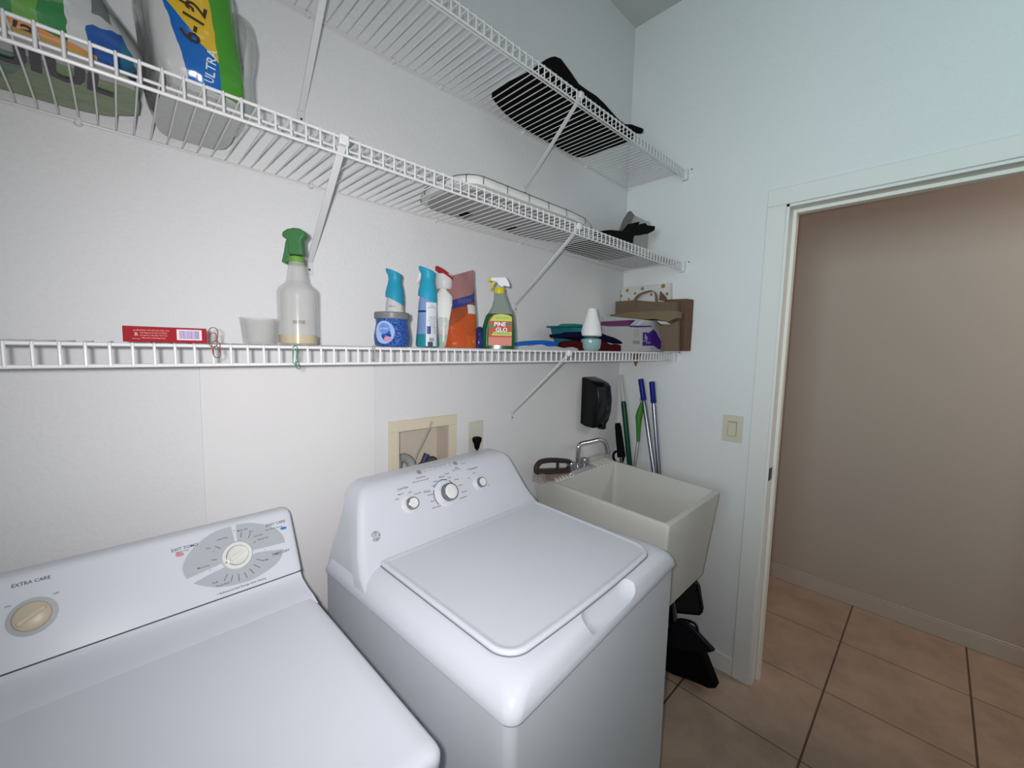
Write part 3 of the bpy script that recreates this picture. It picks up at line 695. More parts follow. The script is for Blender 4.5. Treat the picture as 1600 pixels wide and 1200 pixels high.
mb = MB(); mb.tube(smooth([at(641, 745, 'y', .02), at(649, 716, 'y', .02), at(666, 680, 'y', .0), at(675, 659, 'y', -.012)]), .0032, 8); build('cable_tie', mb, mat('grey_tie', (0.42, 0.42, 0.37), 0.5), box)
mb = MB(); mb.tube([at(661, 722, 'y', .02), at(667, 709, 'y', .02)], [.009, .011], 10); build('valve_handle', mb, mat('navy_plastic', (0.05, 0.06, 0.14), 0.4), box, label='navy blue valve handle')
mb = MB(); mb.tube(smooth([at(655, 730, 'y', .03), at(668, 720, 'y', .03), at(678, 719, 'y', .02), at(684, 735, 'y', .0)]), .012, 10); build('supply_hose', mb, mat('dark_hose', (0.06, 0.058, 0.055), 0.6), box)

ol = empty('wall_outlet', (-.985, 0, 1.12), 'almond wall outlet with a plug, behind the washing machine console', 'outlet')
mb = MB().box(-1.022, -.952, -.005, 0, 1.065, 1.181); build('cover_plate', mb, mat('outlet_cream', (0.60, 0.58, 0.50), 0.4), ol, bevel=.002)
for zc in (1.145, 1.10):
    mb = MB(); mb.loft([[Vector((-.987 + p.x, y, zc + p.y)) for p in rrect(0, 0, .017, .014, .008)] for y in (-.004, -.0065)]); build('socket', mb, MATS['outlet_cream'], ol)
pg = empty('power_cord', (-.985, -.03, 1.0), 'black power cord plugged into the wall outlet', 'cord')
p_ = at(745, 690, 'y', -.025)
mb = MB(); mb.lathe([(.009, -.026), (.012, -.010), (.018, .004), (.019, .012), (.014, .017)], c=(p_.x, -.026, p_.z), n=14, sy=.9); build('plug', mb, BLACKM, pg)
mb = MB(); mb.tube(smooth([(p_.x, -.026, p_.z - .02), (p_.x, -.028, p_.z - .06), (p_.x - .01, -.05, p_.z - .3), (p_.x - .03, -.055, p_.z - .6)]), .0045, 8); build('cable', mb, BLACKM, pg)

sw = empty('light_switch', (0, -.5785, 1.125), 'almond rocker light switch between tub and doorway', 'light switch')
mb = MB().box(-.006, 0, -.619, -.538, 1.067, 1.184); build('cover_plate', mb, ALMOND, sw, bevel=.002)
mb = MB().box(-.0085, -.005, -.597, -.560, 1.092, 1.158); build('rocker_surround', mb, mat('switch_line', (0.42, 0.38, 0.29), 0.5), sw, bevel=.001)
mb = MB(); mb.prism([(-.0082, 1.094), (-.0115, 1.094), (-.0095, 1.125), (-.0125, 1.152), (-.0082, 1.152)], -.595, -.562, 'y')
build('rocker', mb, ALMOND, sw, bevel=.001)

# ================================================================ BROOMS AND POLES
def pole(name, label, cat, top, bot, segs_, group=None, extra=None):
    """segs_: list of (part name, t0, t1, radius0, radius1, material)"""
    e = empty(name, bot, label, cat, group)
    for pn, t0, t1, ra, rb, m in segs_:
        a = top.lerp(bot, t0); b = top.lerp(bot, t1)
        mb = MB(); mb.tube([a, a.lerp(b, .02), a.lerp(b, .98), b], [ra * .75, ra, rb, rb * .95], 14); build(pn, mb, m, e)
    return e
BLUEG = mat('blue_grip', (0.006, 0.018, 0.20), 0.4)
DGREEN = mat('dark_green_pole', (0.004, 0.060, 0.028), 0.3)
def extend(px0, py0, px1, py1, x, zb):
    a = at(px0, py0, 'x', x); b = at(px1, py1, 'x', x); t = (zb - a.z) / (b.z - a.z); return a, a.lerp(b, t)
a, b = extend(1001, 592, 1026.5, 738, -.045, .06); b.x = -.12
pb1 = pole('mop_pole', 'blue gripped steel pole leaning left, nearer the corner', 'pole', a, b, [('grip', 0, .085, .0135, .0135, BLUEG), ('tube', .083, 1.0, .0108, .0108, STEEL)], 'blue gripped steel poles')
mb = MB().loft([rrect(b.x, b.y, .025, .07, .02, .0), rrect(b.x, b.y, .025, .07, .02, .018), rrect(b.x, b.y, .012, .02, .008, .065)]); build('mop_head', mb, mat('mop_grey', (0.010, 0.010, 0.011), 0.9), pb1)
a, b = extend(1018.5, 596, 1030, 738, -.045, .06); b.x = -.05
pb2 = pole('mop_pole', 'blue gripped steel pole standing upright, nearer the light switch', 'pole', a, b, [('grip', 0, .085, .0135, .0135, BLUEG), ('tube', .083, 1.0, .0108, .0108, STEEL)], 'blue gripped steel poles')
mb = MB().loft([rrect(b.x, b.y, .02, .05, .015, .0), rrect(b.x, b.y, .02, .05, .015, .02), rrect(b.x, b.y, .011, .014, .008, .065)]); build('mop_head', mb, MATS['mop_grey'], pb2)
a, b = extend(970, 588, 984, 728, -.05, .05)
a = at(970, 586, 'x', -.06)
gp = pole('broom_pole', 'dark green broom pole with white tip standing in the corner', 'broom', a, b, [('white_tip', 0, .105, .0085, .0125, mat('white_tip', (0.55, 0.56, 0.52), 0.5)), ('tube', .10, 1, .0135, .0135, DGREEN)])
mb = MB().loft([rrect(b.x, b.y, .016, .07, .008, .0), rrect(b.x, b.y, .016, .05, .008, .06)]); build('broom_head', mb, MATS['mop_grey'], gp)
# green handled duster, leaning the other way
LG = mat('leaf_green_plastic', (0.050, 0.21, 0.025), 0.45)
a = at(1003, 628, 'x', -.05); c1 = at(998, 652, 'x', -.06); c2 = at(997, 690, 'x', -.065); b2 = at(991, 732, 'x', -.08)
db = b2 + (b2 - c2) * (b2.z / (c2.z - b2.z)) * .99; 
du = empty('duster', (db.x, db.y, max(db.z, 0)), 'green handled duster with steel shaft between the corner poles', 'duster')
mb = MB(); mb.tube([a, a.lerp(c1, .25), a.lerp(c1, .6), c1, c1.lerp(c2, .4), c2], [.006, .0095, .015, .0165, .0115, .0085], 14); build('handle', mb, LG, du)
mb = MB(); r_ = .010; tc_ = a + Vector((0, .002, .010)); mb.tube([tc_ + Vector((0, r_ * math.cos(t), r_ * 1.2 * math.sin(t))) for t in [2 * PI * k / 16 for k in range(16)]], .0018, 6, closed=True); build('hanging_ring', mb, mat('ring_grey', (0.12, 0.14, 0.10), 0.4), du)
mb = MB(); mb.tube([c2, b2, db], .0075, 12); build('shaft', mb, mat('bright_steel', (0.62, 0.62, 0.62), 0.25, metal=.8), du)
# long handled dustpan: black grip behind the tub, pan on the floor in front of the wall
pa_ = at(965, 661, 'x', -.09); pb_ = at(971, 714, 'x', -.10)
lb = empty('lobby_dustpan', (-.12, -.2, 0), 'black long handled dustpan whose grip rises behind the tub', 'dustpan')
mb = MB(); mb.tube([pa_, pa_.lerp(pb_, .1), pa_.lerp(pb_, .6), pb_], [.012, .016, .019, .021], 12); build('grip', mb, BLACKM, lb)
mb = MB(); c_ = at(966, 714, 'x', -.10); mb.tube([c_ + Vector((0, .03 * math.cos(t), .03 * math.sin(t))) for t in [2 * PI * k / 18 for k in range(18)]], .006, 8, closed=True); build('hook', mb, BLACKM, lb)
end = Vector((-.11, pb_.y - .06, .05)); mb = MB(); mb.tube([pb_, end], .009, 10); build('shaft', mb, STEEL, lb)
mb = MB(); mb.loft([rrect(-.11, pb_.y - .08, .03, .06, .01, .0), rrect(-.11, pb_.y - .08, .028, .05, .01, .06)]); build('pan', mb, BLACKM, lb)
# hanging dustpan below the tub
def px_prism(mb, pts, x0, x1, inset=1.0):
    o = [at(a_, b_, 'x', x0) for a_, b_ in pts]; 
    mb.prism([(p.y, p.z) for p in o], x0, x1, 'x')
dp = empty('dustpan', (-.20, -.50, .30), 'dark grey dustpan hanging on the wall just under the tub edge', 'dustpan')
mb = MB(); px_prism(mb, [(1040, 950), (1042, 930), (1060, 926), (1085, 908), (1091, 918), (1097, 955), (1090, 959), (1060, 956)], -.060, -.035)
build('pan', mb, mat('charcoal_plastic', (0.022, 0.022, 0.024), 0.4), dp, bevel=.002)
mb = MB()
for q0, q1 in (((1042, 952), (1060, 957)), ((1060, 957), (1092, 960)), ((1092, 960), (1097, 955)), ((1097, 955), (1089, 914))):
    mb.tube([at(*q0, 'x', -.063), at(*q1, 'x', -.063)], .0045, 8)
build('rim', mb, BLACKM, dp)
mb = MB(); mb.box(-.036, -.001, -.45, -.43, .33, .35); build('hanging_tab', mb, BLACKM, dp)
# black broom with flared bristles, and small dustpan with looped handle
br = empty('broom', (-.10, -.5, 0), 'black broom with flared bristles resting on the floor beneath the tub', 'broom')
mb = MB(); o0 = [(1036, 1048), (1040, 985), (1060, 980), (1080, 985), (1094, 1012), (1100, 1024), (1120, 1074), (1108, 1074), (1080, 1062), (1050, 1060)]
pts_ = [at(a_, b_, 'x', -.19) for a_, b_ in o0]
pts_ = [(p.y, max(p.z, .002)) for p in pts_]
mb.prism(pts_, -.20, -.155, 'x'); build('bristles', mb, BLACKM, br, bevel=.004)
mb = MB(); mb.tube([(-.17, -.44, .15), (-.155, -.40, .5), (-.14, -.36, .86)], .011, 10); build('handle', mb, BLACK, br)
sd = empty('hand_dustpan', (-.17, -.52, .1), 'small black dustpan with looped handle leaning on the broom', 'dustpan')
mb = MB(); px_prism(mb, [(1040, 1010), (1046, 975), (1062, 970), (1082, 982), (1098, 1000), (1115, 1018), (1106, 1020), (1075, 1017)], -.225, -.204); build('pan', mb, mat('blue_black_plastic', (0.008, 0.009, 0.016), 0.35), sd, bevel=.002)
mb = MB(); mb.tube(smooth([at(1050, 990, 'x', -.228), at(1058, 970, 'x', -.228), at(1072, 969, 'x', -.228), at(1086, 975, 'x', -.228), at(1090, 986, 'x', -.228)]), .0055, 8)
mb.tube([at(1062, 982, 'x', -.228), at(1078, 972, 'x', -.228)], .003, 6); build('handle_loop', mb, BLACK, sd)

# ================================================================ ITEMS, LOWEST SHELF
def ycen(px, y): p = at(px, 545, 'y', y); return p.x
def label_patch(mb, R, w_, h_, z0, mi, a0=0, n=14, dz=.0004):
    """curved label of width w_, height h_, bottom z0 around radius R, centred at angle a0"""
    v0 = len(mb.v); Mo = mb.M; mb.M = Matrix.Identity(4)
    vs_ = []; fs = []
    for i in range(n + 1):
        for j in (0, 1): vs_.append((-w_ / 2 + w_ * i / n, z0 + h_ * j, dz))
    for i in range(n): fs.append((2 * i, 2 * i + 2, 2 * i + 3, 2 * i + 1))
    mb.add(vs_, fs, mi); mb.wrap(v0, R, a0); mb.move(v0, Mo); mb.M = Mo
def label_text(mb, s, size, R, x, z, mi, a0=0, sx=1.0, dz=.0009):
    v0 = len(mb.v); Mo = mb.M; mb.M = Matrix.Identity(4); mb.text(s, size, mi, dz=dz, x=x, y=z, sx=sx); mb.wrap(v0, R, a0); mb.move(v0, Mo); mb.M = Mo
def label_rect(mb, R, x, z, w_, h_, mi, a0=0, dz=.0009):
    v0 = len(mb.v); Mo = mb.M; mb.M = Matrix.Identity(4); n = 4; vs_ = []; fs = []
    for i in range(n + 1):
        for j in (0, 1): vs_.append((x - w_ / 2 + w_ * i / n, z - h_ / 2 + h_ * j, dz))
    for i in range(n): fs.append((2 * i, 2 * i + 2, 2 * i + 3, 2 * i + 1))
    mb.add(vs_, fs, mi); mb.wrap(v0, R, a0); mb.move(v0, Mo); mb.M = Mo
INK = mat('label_ink', (0.05, 0.05, 0.08), 0.6)
LBLW = mat('label_white', (0.52, 0.54, 0.57), 0.4)
NAVY = mat('label_navy', (0.03, 0.04, 0.18), 0.4)

# 1 red box
rb = empty('soap_box', (-1.876, -.245, ZT1), 'red cardboard box with barcode lying on the lowest shelf', 'box')
M = T(-1.876, -.247, ZT1) @ rotz(math.radians(-3)); bw, bh, bdp = .108, .0255, .062
mb = MB(); mb.M = M; mb.box(-bw / 2, bw / 2, -bdp / 2, bdp / 2, 0, bh); build('carton', mb, mat('red_card', (0.27, 0.020, 0.024), 0.75, spec=.08), rb, bevel=.0008)
mb = MB(); mb.M = M @ Matrix(((1, 0, 0, 0), (0, 0, -1, -bdp / 2 - .0003), (0, 1, 0, 0), (0, 0, 0, 1)))
mb.add([(.013, .0045, 0), (.047, .0045, 0), (.047, .0225, 0), (.013, .0225, 0)], [(0, 1, 2, 3)], 0)
x = .0165
for k in range(24):
    w_ = random.choice((.0005, .0007, .0012)); mb.add([(x, .0065, .0003), (x + w_, .0065, .0003), (x + w_, .0205, .0003), (x, .0205, .0003)], [(0, 1, 2, 3)], 1); x += w_ + random.choice((.0004, .0006))
    if x > .0435: break
for k, t in enumerate(('Directions: wash with warm water, rinse', 'well. Keep out of reach of children', 'and store in a dry place. Net 113 g', 'Made with moisturizing cream')): mb.text(t, .0031, 2, x=-.0165, y=.0195 - k * .0042, sx=.78)
mb.text('B', .008, 2, x=-.038, y=.0125); mb.text('best soap', .0025, 2, x=-.038, y=.0055); mb.text('gentle', .0028, 2, x=-.038, y=.019)
build('printing', mb, [mat('box_white', (0.62, 0.52, 0.55), 0.5), mat('bar_blue', (0.12, 0.13, 0.34), 0.5), mat('pink_print', (0.60, 0.30, 0.30), 0.5)], rb)

# paper clips
def clip_pts(L, w_, n=6):
    out = []
    def arc(cx, cz, r, a0, a1):
        for k in range(n + 1):
            a = a0 + (a1 - a0) * k / n; out.append(Vector((cx + r * math.cos(a), 0, cz + r * math.sin(a))))
    r = w_ / 2
    out.append(Vector((-r + .0004, 0, -L * .25)))
    arc(0, L / 2 - r, r, PI, 0); arc(.0004, -L / 2 + r * .9, r * .9, 0, -PI); arc(0, L / 2 - r * 2.1, r * .72, PI, 0); out.append(Vector((r * .72, 0, -L * .22)))
    return out
def clip(px, py, L, w_, tilt, m, label, y=None, rad=.0007):
    y = -D1 - .0075 if y is None else y
    c = at(px, py, 'y', y); mb = MB(); mb.M = Matrix.Translation(c) @ Matrix.Rotation(tilt, 4, 'Y') @ rotz(.25)
    mb.tube(clip_pts(L, w_), rad, 6); o = build('paper_clip', mb, m); tag(o, label, 'paper clip', 'paper clips hooked on the lowest shelf'); return o
RUST = mat('copper_wire', (0.17, 0.045, 0.04), 0.5, metal=.2); GRNW = mat('green_wire', (0.02, 0.14, 0.085), 0.5); SILW = mat('silver_wire', (0.5, 0.5, 0.5), 0.25, metal=1)
clip(333, 527, .034, .0135, math.radians(4), RUST, 'reddish paper clip, upper of the linked pair beside the red box')
clip(338, 546, .029, .0125, math.radians(-3), RUST, 'reddish paper clip, lower of the linked pair beside the red box', y=-D1 - .0095)
clip(461, 555, .036, .009, math.radians(3), GRNW, 'green paper clip hooked on the rail under the spray bottle')
clip(465, 571, .016, .008, math.radians(-18), GRNW, 'small green paper clip end hanging below the rail', y=-D1 - .0095)
clip(583, 552, .034, .008, math.radians(8), SILW, 'silver paper clip hooked on the rail below the blue gel jar')

# 2 measuring cup
CLEAR = mat('clear_plastic', (0.54, 0.54, 0.52), 0.12, alpha=.28, vary=.01, coat=.5)
cx, cy = -1.7335, -.235
mb = MB(); mb.lathe([(.0265, 0), (.0275, .002), (.0322, .0500), (.0340, .0505), (.0336, .0515), (.0312, .0512), (.0262, .0035), (.001, .003)], c=(cx, cy, ZT1), n=36)
o = build('measuring_cup', mb, CLEAR); tag(o, 'clear plastic measuring cup left of the tall spray bottle', 'cup')

# 3 big translucent spray bottle
cx, cy = -1.661, -.235
sb = empty('spray_bottle', (cx, cy, ZT1), 'tall clear spray bottle with green trigger and yellow liquid', 'spray bottle')
FROST = mat('frosted_plastic', (0.55, 0.55, 0.53), 0.22, alpha=.42, vary=.02, coat=.6)
a0 = face_cam(cx, cy); M = T(cx, cy, ZT1) @ rotz(a0)
mb = MB(); mb.M = M; mb.lathe([(.034, 0), (.0375, .003), (.0378, .10), (.0378, .110), (.036, .117), (.0215, .1300), (.0195, .136), (.0150, .1735), (.0140, .176)], n=40, caps=(True, False)); build('bottle', mb, FROST, sb)
mb = MB(); mb.M = M; mb.lathe([(.033, .002), (.0362, .0045), (.0362, .0205), (.01, .0205)], n=36); build('liquid', mb, mat('yellow_liquid', (0.52, 0.38, 0.07), 0.3), sb)
mb = MB(); mb.M = M; label_text(mb, '32 OZ', .0085, .0378, 0.002, .0465, 0, 0)
build('printing', mb, mat('pale_ink', (0.07, 0.06, 0.06), 0.6), sb)
GRN = mat('green_trigger', (0.045, 0.15, 0.055), 0.45); GRN2 = mat('lime_collar', (0.11, 0.26, 0.05), 0.4)
mb = MB(); mb.M = M; mb.lathe([(.0150, .168), (.0155, .172), (.0150, .182), (.012, .184)], n=24); build('collar', mb, GRN2, sb)
# trigger head, pointing left (seen from the camera): head frame x=left
HM = T(cx, cy, ZT1) @ rotz(a0 + PI / 2 - math.radians(22))   # local -x is camera left
head = MB(); head.M = HM
def hp(px, py): # photograph px -> local head coordinates
    p = at(px, py, 'y', cy); return ((p.x - cx) * 1.02, p.z - ZT1)
head.prism([(-.024, .224), (-.022, .231), (-.013, .237), (0, .240), (.011, .239), (.020, .234), (.0225, .227), (.018, .221), (.014, .217), (.0145, .205), (.0165, .186), (-.012, .186), (-.012, .205), (-.014, .217), (-.021, .219)], -.011, .011, 'y')
build('trigger_head', head, GRN, sb, bevel=.003)
tr = MB(); tr.M = HM; tr.prism([(-.012, .220), (-.004, .214), (-.008, .196), (-.012, .176), (-.017, .168), (-.027, .170), (-.022, .192), (-.018, .214)], -.0075, .0075, 'y'); build('trigger', tr, GRN, sb, bevel=.002)

# 4 blue gel bead jar
cx, cy = -1.4505, -.245
jr = empty('gel_jar', (cx, cy, ZT1), 'blue bead gel jar with grey lid in front of a freshener', 'jar')
a0 = face_cam(cx, cy); M = T(cx, cy, ZT1) @ rotz(a0)
def bead_mat():
    m = bpy.data.materials.new('blue_beads'); m.use_nodes = True; nt = m.node_tree; b = nt.nodes['Principled BSDF']
    tc = nt.nodes.new('ShaderNodeTexCoord'); vo = nt.nodes.new('ShaderNodeTexVoronoi'); vo.inputs['Scale'].default_value = 190
    nt.links.new(tc.outputs['Object'], vo.inputs['Vector']); cr = nt.nodes.new('ShaderNodeValToRGB')
    e = cr.color_ramp.elements; e[0].position = .0; e[0].color = (0.03, 0.13, 0.42, 1); e[1].position = .8; e[1].color = (0.006, 0.030, 0.20, 1)
    nt.links.new(vo.outputs['Distance'], cr.inputs[0]); nt.links.new(cr.outputs[0], b.inputs['Base Color'])
    bp = nt.nodes.new('ShaderNodeBump'); bp.invert = True; bp.inputs['Strength'].default_value = .8; bp.inputs['Distance'].default_value = .003; nt.links.new(vo.outputs['Distance'], bp.inputs['Height']); nt.links.new(bp.outputs['Normal'], b.inputs['Normal'])
    b.inputs['Roughness'].default_value = .3; b.inputs['Specular IOR Level'].default_value = .3; b.inputs['Coat Weight'].default_value = .35; b.inputs['Coat Roughness'].default_value = .04; return m
mb = MB(); mb.M = M; mb.lathe([(.036, 0), (.0400, .003), (.0420, .014), (.0425, .026), (.0395, .044), (.0375, .056), (.0385, .064), (.038, .070)], n=40); build('jar_body', mb, bead_mat(), jr)
mb = MB(); mb.M = M; mb.lathe([(.0360, .066), (.0412, .067), (.0418, .069), (.0418, .081), (.040, .083), (.034, .0835), (.030, .083)], n=40); build('lid', mb, mat('grey_lid', (0.15, 0.16, 0.16), 0.35), jr)
mb = MB(); mb.M = M
v0 = len(mb.v); Mo = mb.M; mb.M = Matrix.Identity(4)
pts = ell(0, 0, .024, .027, .0005, 24); mb.add([(p.x - .018, p.y + .034, .0014) for p in pts], [tuple(range(24))], 0); 
pts = ell(0, 0, .013, .013, .0009, 16); mb.add([(p.x - .018, p.y + .043, .0018) for p in pts], [tuple(range(16))], 1)
pts = ell(0, 0, .008, .007, .0009, 14); mb.add([(p.x - .010, p.y + .018, .0018) for p in pts], [tuple(range(14))], 2)
mb.text('gel beads', .0052, 3, dz=.0022, x=-.018, y=.043)
mb.wrap(v0, .0422, 0); mb.move(v0, Mo); build('sticker', mb, [mat('pale_blue_label', (0.27, 0.38, 0.58), 0.4), mat('mid_blue_label', (0.12, 0.22, 0.55), 0.4), mat('pink_flower', (0.42, 0.22, 0.32), 0.5), LBLW], jr)

# fresheners with aqua swoosh heads
AQUA = mat('aqua_plastic', (0.020, 0.27, 0.40), 0.38)
def freshener(cx, cy, label, s=1.0, back=False):
    e = empty('air_freshener', (cx, cy, ZT1), label, 'air freshener', 'aqua topped air fresheners')
    a0 = face_cam(cx, cy); M = T(cx, cy, ZT1) @ rotz(a0) @ Matrix.Scale(s, 4)
    body = region_mat('freshener_body', (0.17, 0.27, 0.47), [((0.02, 0.22, 0.25), [(0, 0, -1, -.035)]), ((0.02, 0.02, 0.12), [(0, 0, 1, .091), (0, 0, -1, -.096)])], .3) if not back else mat('freshener_white', (0.50, 0.50, 0.50), .4)
    mb = MB(); mb.M = M; mb.lathe([(.026, 0), (.030, .003), (.0305, .01), (.0265, .06), (.0245, .10), (.0232, .116), (.0185, .140)], n=32); build('can', mb, body, e)
    # cap: tilted cut lower edge, waisted neck, head leaning left
    mb = MB(); mb.M = M; rings = []
    prof = [(.124, .0243, 0, -.50), (.130, .0243, 0, -.40), (.145, .0236, .0, -.15), (.160, .0210, .0, 0), (.172, .0178, .000, 0), (.182, .0168, .001, -.08), (.190, .0185, .001, -.20), (.196, .0205, -.001, -.28), (.2005, .0212, -.002, -.32), (.204, .0195, -.003, -.36), (.2055, .012, -.005, -.38)]
    for z, r, off, sl in prof:
        ring = []
        for k in range(28):
            t = 2 * PI * k / 28; yy = r * 1.02 * math.cos(t) * (1.0) ; xx = r * .97 * math.sin(t)
            # local y (camera left/right): +y is camera right when x faces the camera
            ring.append(Vector((xx, yy + off, z + sl * yy)))
        rings.append(ring)
    mb.loft(rings); build('cap', mb, AQUA, e)
    if not back:
        mb = MB(); mb.M = M @ T(0, -.020, .186); mb.prism([(-.0015, .008), (.004, .006), (.000, -.010), (-.008, -.020), (-.009, -.018), (-.004, -.007)], -.003, .003, 'x'); build('trigger', mb, mat('clear_trigger', (0.55, 0.57, 0.58), .3), e)
        mb = MB(); mb.M = M
        label_patch(mb, .0300, .030, .112, .004, 0, a0=.38)
        label_rect(mb, .0304, -.008, .045, .010, .020, 1, a0=.38); label_rect(mb, .0304, -.004, .009, .013, .012, 2, a0=.38)
        for k, t in enumerate(('fabric', 'light freshener')): label_text(mb, t, .0036, .0304, 0, .108 - k * .005, 2, a0=.38)
        for k, t in enumerate(('SHAKE WELL', 'use upright only', 'hold 15 cm away', 'spray in air', 'avoid contact', 'with eyes')): label_text(mb, t, .0032, .0304, .002, .078 - k * .0045, 2, a0=.38)
        for k in range(5): label_rect(mb, .0304, .008, .053 - k * .004, .011, .0008, 2, a0=.38)
        for k in range(7): label_rect(mb, .0304, -.006 + k * .0019, .021, .0009, .009, 2, a0=.38)
        build('sticker', mb, [LBLW, NAVY, INK], e)
    else:
        mb = MB(); mb.M = M; label_rect(mb, .0247, -.008, .108, .020, .0012, 0); label_rect(mb, .0247, -.012, .111, .006, .0009, 0); label_rect(mb, .0250, .014, .104, .008, .016, 1); build('sticker', mb, [INK, mat('peach_print', (0.66, 0.50, 0.40), .5)], e)
    return e
freshener(-1.401, -.165, 'air freshener with aqua cap standing behind the blue gel jar', .97, back=True)
freshener(-1.3435, -.235, 'air freshener with aqua head and small trigger, left of the orange pouch', 1.0)

# white bottle with red cap
cx, cy = -1.268, -.200
e = empty('cleaner_bottle', (cx, cy, ZT1), 'clear bottle with red and white cap behind the aqua freshener', 'bottle')
M = T(cx, cy, ZT1) @ rotz(face_cam(cx, cy))
PATT = region_mat('patterned_sleeve', (0.45, 0.50, 0.46), [((0.66, 0.68, 0.64), [(0, .3, 1, .08)]), ((0.30, 0.38, 0.32), [(0, .3, -1, -.06)]), ((0.50, 0.42, 0.40), [(0, -.3, 1, .05), (0, .3, -1, -.07)])], .3, wob=.09)
mb = MB(); mb.M = M; mb.lathe([(.027, 0), (.0295, .004), (.030, .02), (.029, .12), (.025, .145), (.013, .160), (.012, .168)], n=28); build('bottle', mb, PATT, e)
mb = MB(); mb.M = M; mb.lathe([(.019, .164), (.0225, .168), (.0235, .190), (.022, .205)], n=28); build('white_cap', mb, mat('cap_white', (0.54, 0.54, 0.54), .35), e)
mb = MB(); mb.M = M; rings = []
for z, r, o_ in ((.203, .0225, 0), (.209, .0225, 0), (.216, .019, -.003), (.221, .011, -.007)):
    rings.append([Vector((r * math.cos(2 * PI * k / 24), o_ + r * 1.12 * math.sin(2 * PI * k / 24), z - .55 * (r * 1.1 * math.sin(2 * PI * k / 24)))) for k in range(24)])
mb.loft(rings); build('red_top', mb, mat('red_cap', (0.32, 0.015, 0.022), .35), e)
# second clear bottle with white nozzle
cx, cy = -1.195, -.150
e = empty('pump_bottle', (cx, cy, ZT1), 'clear bottle with white nozzle behind the orange pouch', 'bottle')
M = T(cx, cy, ZT1) @ rotz(face_cam(cx, cy))
mb = MB(); mb.M = M; mb.lathe([(.027, 0), (.029, .004), (.029, .14), (.024, .160), (.014, .172), (.013, .176)], n=24); build('bottle', mb, FROST, e)
mb = MB(); mb.M = M; mb.lathe([(.016, .174), (.0165, .190), (.012, .192)], n=24); mb.M = M @ rotz(PI / 2); mb.prism([(-.024, .206), (.005, .224), (.014, .214), (.013, .190), (-.010, .190), (-.012, .200)], -.007, .007, 'y'); build('nozzle', mb, MATS['cap_white'], e, bevel=.002)

# orange detergent pouch
x0 = ycen(701, -.245); x1 = ycen(746, -.245)
pc = empty('detergent_pouch', ((x0 + x1) / 2, -.215, ZT1), 'orange and clear detergent pouch leaning between two cleaner bottles', 'pouch')
NS, NT = 14, 18; v = []; f = []
def pouch(s, t, side):
    zl = at(703, 432, 'y', -.24).z - ZT1; zr = at(743, 420, 'y', -.24).z - ZT1
    xl = x0 + .012 * t; xr = x1 + .004 * math.sin(t * 3)
    xx = xl + (xr - xl) * s; zz_ = t * (zl + (zr - zl) * s) * 1.0
    th = (.028 * (1 - t) ** .8 + .001) * (math.sin(PI * s) ** .5 if 0 < s < 1 else 0)
    return Vector((xx, -.225 - .012 * s + side * th + .03 * t * .6 + .002 * math.sin(9 * s + 7 * t), ZT1 + .001 + zz_))
mb = MB()
for side in (-1, 1):
    vs_ = [pouch(i / NS, j / NT, side) for j in range(NT + 1) for i in range(NS + 1)]
    mb.add(vs_, [(j * (NS + 1) + i, j * (NS + 1) + i + 1, (j + 1) * (NS + 1) + i + 1, (j + 1) * (NS + 1) + i) for j in range(NT) for i in range(NS)])
mb.add([pouch(i / NS, 0, -1) for i in range(NS + 1)] + [pouch(i / NS, 0, 1) for i in range(NS, -1, -1)], [tuple(range(2 * NS + 2))])
PO = region_mat('pouch_print', (0.25, 0.055, 0.018), [((0.26, 0.13, 0.125), [(-.35, 0, 1, .140)]), ((0.030, 0.035, 0.16), [(-.35, 0, 1, .118), (.35, 0, -1, -.142)]), ((0.40, 0.065, 0.012), [(.6, 0, -1, -.085)]), ((0.50, 0.09, 0.012), [(1, 0, 0, .004), (.0, 0, -1, -.036)]), ((.50, .48, .46), [(1, 0, 0, .018), (0, 0, 1, .098), (0, 0, -1, -.125)])], .25, coat=.5, bump=.9, wob=.010)
build('pouch_body', mb, PO, pc, sharp=70)
mb = MB(); PB = None
vs0 = len(mb.v); mb.M = frame(Vector(((x0 + x1) / 2 - .004, -.2455, ZT1 + .130)), (1, 0, .22), (0, -1, .12)); mb.text('FRESH', .017, 0, dz=.007, sx=1.0); mb.M = frame(Vector(((x0 + x1) / 2 + .016, -.249, ZT1 + .018)), (1, 0, 0), (0, -1, .1)); mb.text('WASH', .010, 1, dz=.004)
build('printing', mb, [mat('dim_blue_ink', (0.10, 0.11, 0.28), .4), mat('white_ink', (0.75, 0.74, 0.7), .4)], pc)

# small blue pouch between
mb = MB(); xa = ycen(744, -.2); mb.loft([rrect(xa + .012, -.20, w_, t__, min(w_, t__) * .9, ZT1 + z, n=4) for w_, t__, z in ((.020, .022, 0), (.027, .026, .010), (.024, .022, .035), (.012, .012, .058), (.006, .004, .066))])
o = build('blue_pouch', mb, mat('blue_violet_film', (0.018, 0.024, 0.14), .2, bump=.8, scale=90, coat=.6)); tag(o, 'small blue violet pouch squeezed between orange pouch and green cleaner', 'pouch')

